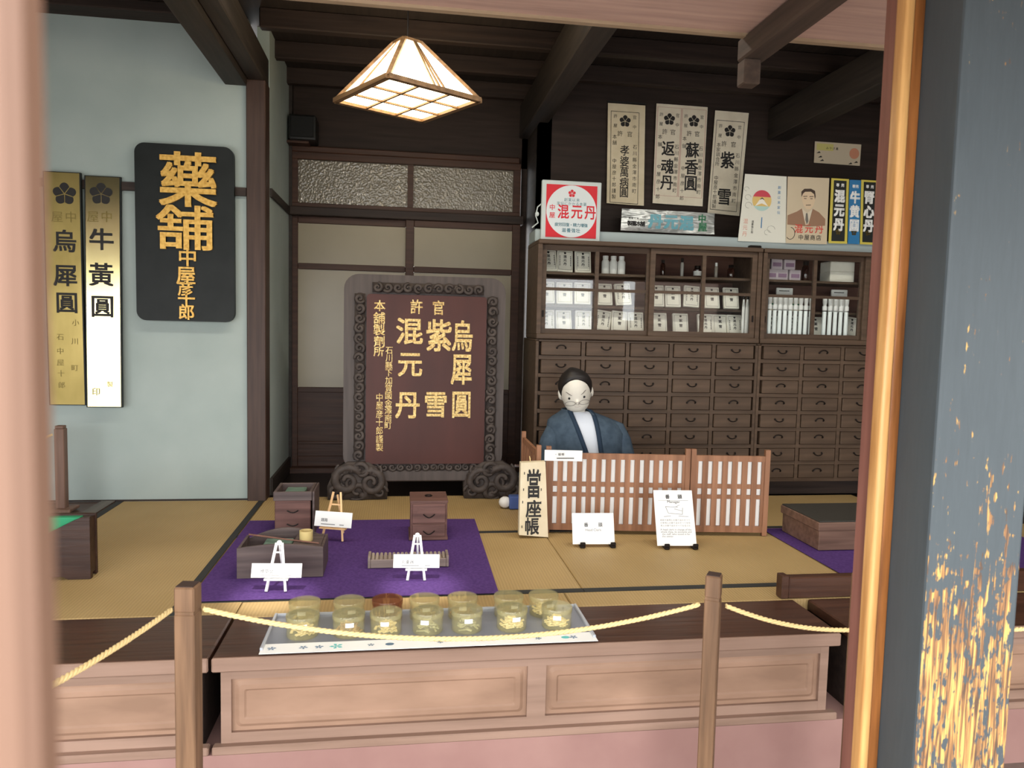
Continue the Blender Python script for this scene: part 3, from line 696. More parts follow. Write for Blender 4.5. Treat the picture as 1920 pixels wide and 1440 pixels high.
PK = [('top shelf of left sliding door', 2, [(1029, 0, -2), (1058, 0, 2), (1092, 0, 0)]),
      ('middle shelf of left sliding door', 1, [(1026, 1, 0), (1059, 1, 0), (1093, 1, 1), (1135, 1, 0), (1171, 0, -4)]),
      ('bottom shelf of left sliding door', 0, [(1026, 0, 0), (1060, 1, 0), (1096, 0, 1), (1130, 0, 8), (1163, 1, 5), (1195, 0, 0)]),
      ('middle shelf of right sliding door', 1, [(1232, 1, 0), (1263, 1, 0), (1297, 0, 4), (1337, 1, 0), (1373, 1, 0)]),
      ('bottom shelf of right sliding door', 0, [(1240, 1, 0), (1280, 1, 0), (1327, 0, 0), (1355, 1, 0), (1382, 0, 0)]),
      ('bottom shelf behind the test tubes', 0, [(1452, 1, 0), (1490, 0, 4), (1535, 1, 0), (1600, 0, 8)])]
for where, si, row in PK:
    for n, (px, st, lean) in enumerate(row):
        o = pp[st] if not pu[st] else copyp(pp[st]); pu[st] = 1
        Y = CY + .15 + .012 * (n % 2); x = PY(px, 560, Y).x
        o.location = (x, Y, SH[si] + .007 + (.012 if abs(lean) > 10 else 0)); o.rotation_euler = (R(-13), R(lean), R(random.uniform(-5, 5)))
        if lean: o.location.z += math.sin(abs(R(lean))) * .05
        tag(o, 'white medicine packet, %s from left, %s' % (ORD[n], where), 'packet', 'medicine packets in the cabinets')
def bottle(name, label, px, si, r, h, mat, capm, cap_h, Y=CY + .17, group=None, lab=None):
    x = PY(px, 500 if si == 2 else 600, Y).x; z = SH[si] + .0015
    t = thing(name, label, 'bottle', (x, Y, z), 0, group)
    part('bottle_body', MB().lathe([(r * .9, z), (r, z + .004), (r, z + h * .68), (r * .6, z + h * .82), (r * .5, z + h - cap_h)], (x, Y, 0), 16), mat, t, True)
    part('cap', MB().lathe([(r * .72, z + h - cap_h), (r * .74, z + h - .002), (r * .68, z + h)], (x, Y, 0), 16), capm, t, True)
    if lab: part('bottle_label', MB().lathe([(r * 1.02, z + h * .15), (r * 1.02, z + h * .55)], (x, Y, 0), 16, False), lab, t, True)
    return t
for i, px in enumerate((1135, 1150, 1165)):
    bottle('pill_bottle', 'white pill bottle, %s of the three on the top shelf' % ('left', 'middle', 'right')[i] if i != 1 else 'white pill bottle between its two neighbours on the top shelf', px, 2, .0235, .112, M['white'], M['white_paint'], .02, group='white pill bottles')
bottle('medicine_bottle', 'slim brown bottle, leftmost on the top shelf of the right sliding door', 1243, 2, .015, .10, M['amber'], M['iron'], .018)
bottle('medicine_bottle', 'slim clear and black vial left of the squat white labelled jar', 1279, 2, .011, .115, plain('clear vial', srgb(168, 164, 158), .2), M['iron'], .03)
bottle('medicine_bottle', 'squat brown jar with a white label on the top shelf', 1308, 2, .024, .072, M['amber'], M['iron'], .018, lab=M['white'])
bottle('medicine_bottle', 'slim vial with a pale funnel top beside the glazing bar', 1343, 2, .011, .095, plain('clear vial 2', srgb(160, 150, 140), .2), M['white_paint'], .03)
bottle('medicine_bottle', 'brown bottle at the right end of the top shelf', 1371, 2, .022, .085, M['amber'], M['iron'], .02)
bottle('medicine_bottle', 'dark brown bottle standing right of the mauve boxes', 1511, 2, .023, .125, M['amber'], M['iron'], .025)
for i, px in enumerate((1393, 1400)):
    bottle('glass_vial', ('thin white vial beside the packets behind the right sliding door', 'thicker white vial nearest the cabinet divider')[i], px, 0, .009 + .003 * i, .27, M['white'], M['iron'], .04, CY + .084)
def tube_thing(label, px, Y, h):
    x = PY(px, 600, Y).x; z = SH[0] + .0015
    t = thing('test_tube', label, 'test tube', (x, Y, z), 0, 'white filled test tubes in a row')
    part('glass_tube', MB().lathe([(.009, z), (.0125, z + .01), (.0125, z + h * .64)], (x, Y, 0), 12), TM, t, True)
    part('collar', MB().lathe([(.0128, z + h * .66), (.0145, z + h * .68), (.0145, z + h * .75), (.0128, z + h * .77)], (x, Y, 0), 12), M['white_paint'], t, True)
    part('stopper', MB().lathe([(.010, z + h * .77), (.0135, z + h * .86), (.0135, z + h), (.011, z + h)], (x, Y, 0), 12), M['white'], t, True)
TM = plain('white powder in glass', srgb(244, 250, 248), .15)
for i in range(9):
    tube_thing('white filled test tube, %s from the left in the long row' % ORD[i], 1442 + i * 9.7, CY + .085, .265)
for i in range(5):
    tube_thing('white filled test tube, %s from the left in the short row of five' % ORD[i], 1545 + i * 10.2, CY + .085, .265)
def cbox(label, px, z, wd, ht, dp, mat, Y=CY + .13, band=None, word=None, name='small_box', group=None):
    x = PY(px, 540, Y).x
    o = link(name, MB().box(-wd / 2, wd / 2, 0, dp, 0, ht, .003), mat); o.location = (x, Y, z + .0015); tag(o, label, 'box', group)
    g = MB()
    if band: g.rect(-wd * .38, wd * .38, ht * .25, ht * .62, -.0008); part('printed_band', g, band, o, local=True)
    return o
mv = plain('mauve print', srgb(140, 112, 136), .6)
for i, (px, k) in enumerate(((1446, 0), (1466, 0), (1490, 0), (1455, 1), (1479, 1))):
    cbox('mauve medicine box, ' + ('left end of the lower row', 'middle of the lower row', 'right end of the lower row', 'upper row at the left', 'upper row at the right')[i], px, SH[2] + k * .0665, .074, .066, .06, M['pink'], band=mv, group='mauve medicine boxes')
wb = cbox('large white box, lower of the two stacked in the right glass case', 1578, SH[2], .165, .066, .12, M['packet'])
wb2 = cbox('large white box, upper of the two stacked in the right glass case', 1578, SH[2] + .0665, .165, .062, .12, M['packet'])
gr = plain('green band', srgb(40, 110, 80), .6); orr = plain('orange band', srgb(206, 112, 76), .6)
cbox('cream box with green band behind the long row of tubes, left one', 1459, SH[1], .105, .08, .05, M['paper'], CY + .2, gr)
cbox('cream box with green band behind the long row of tubes, right one', 1490, SH[1], .105, .08, .05, M['paper'], CY + .2, gr)
cbox('cream box with orange band behind the short row of tubes', 1577, SH[1], .11, .08, .05, M['paper'], CY + .2, orr)
for px, s in ((1472, 'long'), (1575, 'short')):
    c = cbox('small white printed card above the %s row of test tubes' % s, px, SH[1] + .085 if 0 else SH[1], .11, .145, .012, M['white'], CY + .17, name='shelf_card')
    c['category'] = 'card'
    g = MB(); [g.rect(-.04, .03, .124, .129, -.0008)]; part('printing', g, M['ink'], c, local=True)

# ------------------------------------------------------------------ papers above the cabinets
WB = 4.712
def sheet(name, label, cat, pts, Y, mat, group=None, bend=.006, nx=6, nz=10, th=.0015, lift=0):
    """a hanging sheet: four corner pixels TL TR BR BL on the plane Y; returns thing + local point lookup"""
    P = [PY(px, py, Y) for px, py in pts]
    def at(u, v): a = P[0].lerp(P[1], u); b_ = P[3].lerp(P[2], u); return a.lerp(b_, v)
    def yy(u, v): return Y - bend * (math.sin(math.pi * u * 1.3 + 2 * v) * .5 + .5) * (.3 + .7 * v) - lift * v
    base = (at(0, 1) + at(1, 1)) / 2
    t = thing(name, label, cat, (base.x, Y, base.z), 0, group)
    m = MB(); V = {}
    for s_ in (0, 1):
        for i in range(nx + 1):
            for j in range(nz + 1):
                p = at(i / nx, j / nz); V[s_, i, j] = m.b.verts.new((p.x, yy(i / nx, j / nz) + s_ * th, p.z))
    for i in range(nx):
        for j in range(nz):
            m.b.faces.new((V[0, i, j], V[0, i, j + 1], V[0, i + 1, j + 1], V[0, i + 1, j]))
            m.b.faces.new((V[1, i, j], V[1, i + 1, j], V[1, i + 1, j + 1], V[1, i, j + 1]))
    for i in range(nx):
        for j in (0, nz): m.b.faces.new((V[0, i, j], V[0, i + 1, j], V[1, i + 1, j], V[1, i, j]))
    for j in range(nz):
        for i in (0, nx): m.b.faces.new((V[0, i, j], V[0, i, j + 1], V[1, i, j + 1], V[1, i, j]))
    part('paper' if 'sheet' not in name else 'film', m, mat, t, True)
    # the inverse lookup, used to lay print on the curved sheet
    wmid = (P[1] - P[0] + P[2] - P[3]) / 2; hmid = (P[3] - P[0] + P[2] - P[1]) / 2
    def drape(g, off=.0012):
        for v in g.b.verts:
            d = Vector((v.co.x, 0, v.co.z)) - Vector((P[0].x, 0, P[0].z)); a, b_, c, e = wmid.x, hmid.x, wmid.z, hmid.z; dt = a * e - b_ * c
            u = (d.x * e - b_ * d.z) / dt; w_ = (a * d.z - c * d.x) / dt
            v.co.y = yy(max(0, min(1, u)), max(0, min(1, w_))) - off - (Y - v.co.y)
        return g
    return t, at, drape, pxs(base)
def uvrect(g, at, u0, u1, v0, v1, Y, n=6):
    for k in range(n):
        a, b_ = v0 + (v1 - v0) * k / n, v0 + (v1 - v0) * (k + 1) / n
        q = [at(u0, a), at(u0, b_), at(u1, b_), at(u1, a)]; g.poly([(p.x, Y, p.z) for p in q])
def uvframe(g, at, u0, u1, v0, v1, tu, tv, Y):
    uvrect(g, at, u0, u0 + tu, v0, v1, Y); uvrect(g, at, u1 - tu, u1, v0, v1, Y); uvrect(g, at, u0, u1, v0, v0 + tv, Y, 1); uvrect(g, at, u0, u1, v1 - tv, v1, Y, 1)
def uvch(g, at, c, u, v, s, Y, bold=.012, ht=None): p = at(u, v); g.ch(c, p.x, p.z, s, ht, Y, bold)
def scroll_print(at, k, u0, u1, main, vm, sm, left, right, vt, fr=True, frv=(.06, .985), Y=WB - .012, bd=.02):
    g = MB(); um = (u0 + u1) / 2; du = u1 - u0
    p = at(um, vt); g.plum(p.x, p.z, 11 * k, Y, .0003)
    for c, a, b_ in (('許', -.34, -.045), ('官', .34, -.045), ('屋', -.34, .05), ('中', .34, .05)): uvch(g, at, c, um + a * du, vt + b_, 7 * k, Y, 0)
    uvch(g, at, '許', um - .17 * du, vt + .125, 10 * k, Y, .0); uvch(g, at, '官', um + .17 * du, vt + .125, 10 * k, Y, .0)
    for c, v in zip(main, vm): uvch(g, at, c, um, v, sm * k, Y, bd, sm * k * 1.1)
    for t, uu in ((left, um - .36 * du), (right, um + .36 * du)):
        n = len(t); a, b_ = (.33, .93) if t is left else (.42, .86)
        for i, c in enumerate(t):
            if c != ' ': uvch(g, at, c, uu, a + (b_ - a) * i / (n - 1), 8 * k, Y, .0)
    if fr: uvframe(g, at, u0, u1, frv[0], frv[1], .012, .005, Y)
    return g
SC_G = 'hanging medicine name scrolls on the dark wall'
t, at, dr, k = sheet('hanging_scroll', 'leftmost hanging scroll, yellowed, with one column of five large characters', 'scroll', [(1140, 193), (1210, 198), (1207, 386), (1137, 381)], WB - .012, M['paper_tan'], SC_G)
part('print', dr(scroll_print(at, k, .08, .84, '孝婆萬病圓', (.46, .57, .675, .78, .88), 17, '本舗  中屋彦十郎謹製', '石川縣金澤市南町', .17, True, (.075, .99), bd=.011)), M['ink'], t, label='black brush lettering')
part('hanging_bar', MB().bar(PY(1139, 190, WB - .008), PY(1211, 195, WB - .008), .008, .008), M['ink'], t)
t, at, dr, k = sheet('hanging_scroll', 'wide hanging scroll with two side by side columns, its film wrapping shining at the foot', 'scroll', [(1231, 194), (1327, 201), (1317, 387), (1223, 381)], WB - .012, M['paper'], SC_G)
g = scroll_print(at, k, .03, .49, '返魂丹', (.44, .62, .785), 24, '本舗  中屋彦十郎', '石川縣金澤市南町', .15, False); part('print', dr(g), M['ink'], t, label='black brush lettering')
g = scroll_print(at, k, .51, .97, '蘇香圓', (.44, .61, .775), 25, '本舗  中屋彦十郎', '石川縣金澤市南町', .15, False); part('print', dr(g), M['ink'], t, label='black brush lettering')
g = MB(); uvframe(g, at, .02, .49, .03, .92, .012, .004, WB - .012); uvframe(g, at, .50, .98, .03, .92, .012, .004, WB - .012); part('border', dr(g), plain('pale pink line', srgb(196, 160, 146), .7), t)
t, at, dr, k = sheet('hanging_scroll', 'rightmost hanging scroll, with two large characters set far apart', 'scroll', [(1341, 207), (1404, 212), (1386, 405), (1326, 399)], WB - .014, M['paper'], SC_G)
part('print', dr(scroll_print(at, k, .06, .90, '紫雪', (.47, .83), 27, '本家調合所  中屋彦十郎謹製', '石川縣金澤市南町', .19, True, (.09, .965), WB - .014)), M['ink'], t, label='black brush lettering')
# red sign
Yr = CY + .10
c4 = [PY(*p, Yr) for p in ((1015, 336), (1131, 343), (1126, 454), (1012, 452))]; xm = sum(p.x for p in c4) / 4; k = pxs(c4[0]); hw = 57.5 * k
zb = 2.005; zt = zb + 114 * k
t = thing('red_tin_sign', 'square red and white framed sign standing on the left end of the cabinet', 'sign', (xm, Yr, zb))
part('sign_frame', MB().box(xm - hw, xm + hw, Yr, Yr + .028, zb, zt, .006, 2), M['tin'], t)
q = 49 * k; cz = (zb + zt) / 2
part('enamel_plate', MB().box(xm - q, xm + q, Yr - .003, Yr + .002, cz - q, cz + q), M['red'], t)
part('round_field', MB().disc(xm, cz, q * .99, Yr - .0036, 48), plain('white enamel', srgb(214, 222, 224), .35), t)
g = MB().plum(xm, cz + .68 * q, .15 * q, Yr - .0042, .0003); g.row('混元丹', xm - .32 * q, xm + .74 * q, cz - .02 * q, .43 * q, Yr - .0042, .02, 0, .52 * q)
g.ch('中', xm - .76 * q, cz + .13 * q, .22 * q, None, Yr - .0042); g.ch('屋', xm - .76 * q, cz - .17 * q, .22 * q, None, Yr - .0042)
part('red_lettering', g, M['red'], t)
g = MB().row('創業以来', xm - .24 * q, xm + .24 * q, cz + .44 * q, .13 * q, Yr - .0042, .0).row('家伝にかかる本薬', xm - .52 * q, xm + .52 * q, cz + .29 * q, .13 * q, Yr - .0042, .0)
g.row('疲労回復・精力増強', xm - .58 * q, xm + .58 * q, cz - .51 * q, .14 * q, Yr - .0042, .012).row('滋養強壮', xm - .28 * q, xm + .28 * q, cz - .72 * q, .16 * q, Yr - .0042, .012)
part('teal_lettering', g, M['teal'], t)
P = [(xm - hw + .002, Yr + .02, cz + .04), (xm - hw - .02, Yr + .022, cz + .02), (xm - hw - .03, Yr + .022, cz - .03), (xm - hw - .015, Yr + .02, cz - .07), (xm - hw - .05, Yr + .02, cz - .10)]
solo('white_cord', MB().tube([Vector(p) for p in P], .004, 6).ball((xm - hw - .022, Yr + .02, cz - .02), .012, .008, .014), M['tin'], 'knotted white cord hanging beside the red and white sign', 'cord')
# silver banner
t, at, dr, k = sheet('silver_banner', 'crumpled silver film banner lying along the wall under the scrolls', 'banner', [(1166, 391), (1340, 400), (1338, 440), (1161, 433)], CY + .36, M['foil'], None, .03, 24, 8)
g = MB(); Y = CY + .36
for c, u in (('丹', .36), ('元', .53), ('混', .70)): uvch(g, at, c, u, .52, 27 * k, Y, .05, 25 * k)
part('blue_lettering', dr(g), plain('pale blue print', srgb(112, 176, 190), .5), t)
g = MB(); uvch(g, at, '中', .865, .28, 15 * k, Y, .05); uvch(g, at, '屋', .875, .68, 16 * k, Y, .05); part('green_lettering', dr(g), plain('green print', srgb(56, 120, 84), .5), t)
g = MB()
for i, c in enumerate('製薬本舗'): uvch(g, at, c, .07 + .045 * i + .02, .66, 9 * k, Y, .03)
for i, c in enumerate('創業以来'): uvch(g, at, c, .085 + .028 * i, .42, 4.5 * k, Y, 0)
part('black_lettering', dr(g), M['ink'], t)
# posters
Y = CY + .125
t, at, dr, k = sheet('rainbow_poster', 'white poster with a small rainbow coloured round picture', 'poster', [(1397, 326), (1475, 331), (1473, 456), (1383, 452)], Y, plain('white poster', srgb(222, 221, 208), .35), None, .004)
def disc_bands(at, u, v, r, bands):
    p = at(u, v)
    for n, (z0, z1, mat, nm) in enumerate(bands):
        g = MB(); P = []
        a0, a1 = math.asin(max(-1, min(1, z0))), math.asin(max(-1, min(1, z1)))
        A = [a0 + (a1 - a0) * i / 8 for i in range(9)]
        P = [(r * math.cos(a), r * math.sin(a)) for a in A] + [(-r * math.cos(a), r * math.sin(a)) for a in reversed(A)]
        g.poly([(p.x + x, Y, p.z + z) for x, z in P]); part(nm, dr(g), mat, t)
disc_bands(at, .44, .38, 19 * k, [(.35, 1, plain('crimson print', srgb(200, 70, 84), .5), 'crimson_band'), (-.55, .35, plain('sand print', srgb(222, 190, 116), .5), 'sand_band'), (-1, -.55, plain('aqua print', srgb(176, 208, 200), .5), 'aqua_band')])
g = MB(); p = at(.44, .40); g.poly([(p.x + a * k, Y, p.z + b_ * k) for a, b_ in ((-13, -8), (-4, 5), (2, 6), (13, -8), (6, -5), (0, -3), (-6, -5))]); part('mountain', dr(g, .002), plain('white print', srgb(238, 234, 220), .5), t)
g = MB(); p = at(.44, .36); g.poly([(p.x + a * k, Y, p.z + b_ * k) for a, b_ in ((-5, -1), (0, 3), (5, -1), (2, -.5), (0, 1), (-2, -.5))])
for i, c in enumerate('滋養強壮剤'): uvch(g, at, c, .27, .70 + .04 * i, 4.5 * k, Y, .0)
part('black_print', dr(g, .0024), M['ink'], t)
g = MB()
for i, c in enumerate('創業以来家伝'): uvch(g, at, c, .83, .17 + .075 * i, 6 * k, Y, 0)
uvrect(g, at, .455, .475, .63, .79, Y); part('blue_print', dr(g), M['navy'], t)
g = MB()
for i, c in enumerate('混元丹'): uvch(g, at, c, .12, .70 + .095 * i, 9 * k, Y, 0)
part('red_print', dr(g), plain('faded red print', srgb(214, 150, 130), .6), t)
g = MB()
for (u, v, r) in ((.07, .22, 5), (.12, .34, 6), (.15, .46, 7), (.68, .80, 8), (.60, .85, 6)):
    p = at(u, v); g.tube([(p.x + r * k * math.cos(a * .8), Y - .0006, p.z + r * k * .8 * math.sin(a * .8)) for a in range(7)], .0012, 4)
part('faint_drawing', dr(g, .0004), plain('faint grey print', srgb(170, 168, 158), .6), t)
Y = CY + .12
t, at, dr, k = sheet('portrait_poster', 'beige poster with a drawn man in a suit and red characters', 'poster', [(1477, 331), (1555, 334), (1550, 458), (1473, 456)], Y, plain('beige poster', srgb(204, 188, 160), .4), None, .003)
def uvpoly(g, L): g.poly([(at(u, v).x, Y, at(u, v).z) for u, v in L][::-1])
g = MB(); uvpoly(g, [(.02, .58), (.24, .52), (.36, .47), (.46, .72), (.52, .74), (.62, .47), (.78, .52), (.94, .62), (.94, .72), (.02, .72)]); part('suit', dr(g), plain('brown print', srgb(150, 116, 92), .6), t)
g = MB(); uvpoly(g, [(.36, .47), (.49, .54), (.62, .47), (.54, .66), (.48, .72), (.42, .62)]); part('shirt', dr(g, .0016), plain('pale print', srgb(214, 202, 180), .6), t)
g = MB(); uvpoly(g, [(.46, .54), (.50, .54), (.53, .66), (.49, .71), (.45, .64)]); part('tie', dr(g, .002), plain('grey print', srgb(112, 108, 100), .6), t)
g = MB(); uvpoly(g, [(.36, .24), (.38, .20), (.58, .20), (.66, .26), (.67, .34), (.64, .42), (.56, .48), (.47, .48), (.40, .43), (.35, .34)]); part('face', dr(g, .002), plain('face print', srgb(216, 192, 160), .6), t)
g = MB(); uvpoly(g, [(.34, .30), (.33, .22), (.40, .175), (.56, .17), (.66, .20), (.68, .28), (.665, .33), (.64, .25), (.56, .215), (.42, .22), (.37, .25)])
for u in (.43, .58): uvpoly(g, [(u - .05, .285), (u + .05, .28), (u + .05, .29), (u - .05, .295)]); uvpoly(g, [(u - .03, .315), (u + .03, .315), (u + .03, .325), (u - .03, .325)])
uvpoly(g, [(.45, .415), (.57, .41), (.57, .42), (.45, .425)]); part('hair_and_features', dr(g, .0024), plain('dark print', srgb(72, 58, 48), .6), t)
g = MB()
for c, u in (('混', .30), ('元', .55), ('丹', .80)): uvch(g, at, c, u, .775, 16 * k, Y, .014)
part('red_lettering', dr(g), M['rust'], t)
g = MB()
for i, c in enumerate('中屋商店'): uvch(g, at, c, .36 + .145 * i, .905, 10 * k, Y, .012)
p = at(.1, .80); g.tube([(p.x + 9 * k * math.cos(a), Y, p.z - 6 * k + 11 * k * math.sin(a)) for a in [(-2.4 + .3 * i) for i in range(14)]], .0022, 4); part('black_lettering', dr(g, .0004), M['ink'], t)
LB = 'long medicine name strips in a row'
def strip(label, pts, Y, edge, field, chars, cmat, sz, group=LB):
    global t
    t, at, dr, k = sheet('name_strip', label, 'poster', pts, Y, edge, group, .003)
    g = MB(); uvrect(g, at, .14, .86, .03, .965, Y); part('printed_field', dr(g, .0010), field, t)
    g = MB()
    for i, c in enumerate(chars): uvch(g, at, c, .5, .27 + .22 * i, sz * k, Y, .05, sz * k * 1.1)
    for i, c in enumerate('専売'): uvch(g, at, c, .36 + .28 * i, .10, 6 * k, Y, .03)
    part('lettering', dr(g, .0018), cmat, t)
    g = MB(); p = at(.5, .82); g.plum(p.x, p.z, 6 * k, Y, .0002); part('crest', dr(g, .0016), M['brass_dull'], t)
strip('black strip with yellow edges, left of the blue one', [(1559, 334), (1592, 336), (1588, 457), (1553, 456)], CY + .115, M['yellow'], M['blackp'], '混元丹', M['white'], 20)
strip('blue strip with white characters between two black ones', [(1593, 337), (1615, 338), (1611, 458), (1589, 457)], CY + .12, M['navy'], M['navy'], '牛黄圓', M['white'], 19)
strip('black strip with yellow edges, right of the blue one', [(1615, 337), (1647, 339), (1641, 459), (1612, 458)], CY + .115, M['yellow'], M['blackp'], '腎心丹', M['white'], 20)
Y = WB - .006
t, at, dr, k = sheet('small_leaflet', 'small pastel leaflet alone on the dark wall at the upper right', 'leaflet', [(1528, 265), (1615, 271), (1612, 311), (1526, 305)], Y, plain('leaflet paper', srgb(206, 190, 164), .5), None, .001)
g = MB(); uvrect(g, at, .04, .40, .08, .40, Y, 2); part('yellow_tint', dr(g), plain('yellow tint', srgb(206, 196, 120), .6), t)
g = MB(); p = at(.86, .45); g.disc(p.x, p.z, 10 * k, Y, 20); part('orange_tint', dr(g), plain('orange tint', srgb(206, 140, 110), .6), t)
g = MB()
for i, c in enumerate('みやげ薬'): uvch(g, at, c, .27 + .07 * i, .28, 5 * k, Y, 0)
for (u, v) in ((.08, .50), (.12, .70), (.16, .86), (.78, .92), (.90, .84)): p = at(u, v); g.poly([(p.x + a * k, Y, p.z + b_ * k) for a, b_ in ((-4, -2), (5, -1), (2, 2))])
part('printing', dr(g, .0016), M['ink'], t)

# ------------------------------------------------------------------ lattice screen
Z0 = .5025
t = thing('lattice_screen', 'low folding wooden lattice screen backed with white paper around the mannequin', 'screen', (1.2, 3.46, Z0))
def lat_panel(a, b_, n, hl=.425, hr=.425):
    a, b_ = Vector((*a, 0)), Vector((*b_, 0)); d = (b_ - a); Ln = d.length; d.normalize(); up = Vector((0, 0, 1)); nn = up.cross(d)
    def bx(m, x0, x1, y0, y1, z0, z1): m.obox(a + d * ((x0 + x1) / 2) + nn * ((y0 + y1) / 2) + up * (Z0 + (z0 + z1) / 2), d, nn, up, (x1 - x0) / 2, (y1 - y0) / 2, (z1 - z0) / 2)
    f = MB(); bx(f, 0, .024, -.011, .011, 0, hl); bx(f, Ln - .024, Ln, -.011, .011, 0, hr)
    for z0, z1 in ((.015, .045), (.366, .394)): bx(f, .024, Ln - .024, -.008, .008, z0, z1)
    part('screen_frame', f, M['lat_wood'], t)
    m = MB()
    for z0, z1 in ((.180, .200), (.214 + .017, .214 + .039)): bx(m, .024, Ln - .024, -.003, .005, z0, z1)
    pit = (Ln - .048) / n; w_ = pit * .54
    for i in range(n + 1):
        x = .024 + pit * i; x0, x1 = max(.024, x - w_ / 2), min(Ln - .024, x + w_ / 2); bx(m, x0, x1, -.006, .004, .045, .366)
    part('lattice', m, M['lat_wood'], t)
    p = MB(); bx(p, .02, Ln - .02, .008, .0095, .02, .385); part('paper_backing', p, M['white'], t)
lat_panel((.700, 3.515), (1.398, 3.432), 14)
lat_panel((1.402, 3.432), (1.790, 3.392), 7)
lat_panel((.672, 4.03), (.668, 3.53), 10)
g = PY(1022, 844, 3.478); h = PY(1090, 864, 3.478)
t = thing('name_card', 'small white card hung over the top rail of the lattice screen', 'card', ((g.x + h.x) / 2, 3.472, h.z))
part('card', MB().bar(Vector((g.x, 3.487, (g.z + h.z) / 2)), Vector((h.x, 3.462, (g.z + h.z) / 2)), .0025, g.z - h.z), M['white'], t)
m = MB().row('・福帳', g.x + .05, g.x + .085, h.z + .034, .013, 3.464, .008); m.rect(g.x + .055, g.x + .14, h.z + .013, h.z + .017, 3.464); part('printing', m, M['ink'], t)
# account book
bk = [PY(*p, 3.46) for p in ((976, 868), (1022, 866), (1025, 1004), (971, 1000))]
t = thing('account_book', 'tall yellowed account book with bold black brush characters leaning on the screen', 'book', (.625, 3.47, Z0))
m = MB(); o_ = [(p.x, p.z + .002) for p in bk]; m.prism(o_[::-1], 3.452, 3.492)
for v in m.b.verts: v.co.y += (v.co.z - .5) * .08 - .03
part('cover', m, M['paper_tan'], t)
m = MB(); Y = 3.45
for c, px, py, wd, ht in (('當', 1000, 906, 26, 52), ('座', 999, 952, 28, 31), ('帳', 996, 984, 26, 31)): pch(m, c, px, py, wd, ht, Y, .022)
for px, py in ((983, 887), (1013, 889), (981, 917), (1014, 917), (979, 940), (1013, 941), (1011, 965), (977, 985), (1006, 990)):
    p = PY(px, py, Y); m.box(p.x - .002, p.x + .002, Y - .0003, Y, p.z - .006, p.z + .006)
for v in m.b.verts: v.co.y += (v.co.z - .5) * .08 - .03
part('brush_lettering', m, M['ink'], t)
part('hanging_cord', MB().tube([(.615, 3.47, .862), (.612, 3.478, .885), (.618, 3.482, .87)], .002, 5), M['rope'], t)
p = PZ(963, 958, .5)
t = thing('cleaning_duster', 'small blue and white object on the tatami behind the account book', 'duster', (p.x, p.y + .05, .5))
part('handle_block', MB().box(p.x - .02, p.x + .05, p.y + .02, p.y + .08, .502, .575, .008, 2), plain('blue plastic', srgb(70, 92, 150), .5), t)
part('white_head', MB().ball((p.x - .04, p.y + .06, .535), .035, .03, .032), M['white'], t, True)
# standing cards in small black feet
def acrylic(label, c, wd, ht, tiltdeg, rz, main, kind):
    t = thing('standing_card', label, 'card', c, R(rz), 'white cards in black holders'); t.rotation_euler = (0, 0, R(rz))
    a = -R(tiltdeg); rot = Matrix.Rotation(a, 4, 'X'); T = Matrix.Translation((0, 0, .012)) @ rot
    def pl(nm, m, mat): m.b.transform(T); return part(nm, m, mat, t, local=True)
    pl('card', MB().box(-wd / 2, wd / 2, 0, .004, 0, ht, .001), M['white'])
    m = MB(); y = -.0008
    if kind == 'tall':
        m.row('番頭', -wd * .15, wd * .17, ht * .88, .020, y, .02); m.rect(-wd * .4, wd * .38, ht * .81, ht * .814, y)
        m.latin('Manager', 0, ht * .765, .018, y)
    else:
        m.row('番頭', -wd * .17, wd * .17, ht * .62, .019, y, .01)
    pl('heading', m, M['ink'])
    m = MB()
    if kind == 'tall':
        for (u0, v0, u1, v1) in ((-.22, .70, -.16, .58), (-.16, .58, .2, .56), (.2, .56, .22, .68), (-.22, .70, .1, .69), (.0, .66, .2, .62), (.05, .70, .15, .73), (-.28, .52, -.1, .53), (.1, .53, .35, .52)):
            m.tube([(u0 * wd, y - .0005, v0 * ht), (u1 * wd, y - .0005, v1 * ht)], .0009, 4)
        random.seed(5)
        for j, v in enumerate((.455, .405, .355)): m.row('商家の使用人の頭で店のすべてを任された者'[j * 2:j * 2 + 14], -wd * .36, wd * .36, ht * v, .0088, y, .0)
        for j, (v, s_) in enumerate(((.27, 'A head clerk in charge of the'), (.23, 'whole shop, its accounts and'), (.19, 'the staff, who stood in for'), (.15, 'the owner'))): m.latin(s_, -wd * (.22 if j == 3 else 0), ht * v, .0125, y)
    else: m.latin('Head Clerk', 0, ht * .42, .016, y)
    pl('small_print', m, M['ink_grey'])
    for x in (-wd * .28, wd * .44):
        part('holder_foot', MB().box(x - .012, x + .012, -.022, .05, 0, .012, .003).box(x - .012, x + .012, -.022, -.012, .010, .026, .003), M['iron'], t, True, local=True)
acrylic('small white card with two characters in black feet before the screen', ((.786 + .982) / 2, 3.262, .502), .196, .142, 20, -3, '番頭', 'small')
acrylic('tall white explanatory card leaning back before the screen joint', ((1.172 + 1.364) / 2 - .004, 3.212, .502), .185, .258, 24, -4, '番頭', 'tall')

# ------------------------------------------------------------------ mannequin clerk
MX, MY = .985, 3.86
t = thing('mannequin', 'seated mannequin clerk in blue grey jacket with glasses low on its nose', 'mannequin', (MX, MY, .5))
NB = 28
def ell(cx, cy, z, rx, ry, n=NB, e=1.0): return [(cx + rx * math.copysign(abs(math.cos(a)) ** e, math.cos(a)), cy + ry * math.copysign(abs(math.sin(a)) ** e, math.sin(a)), z) for a in [2 * math.pi * k / n for k in range(n)]]
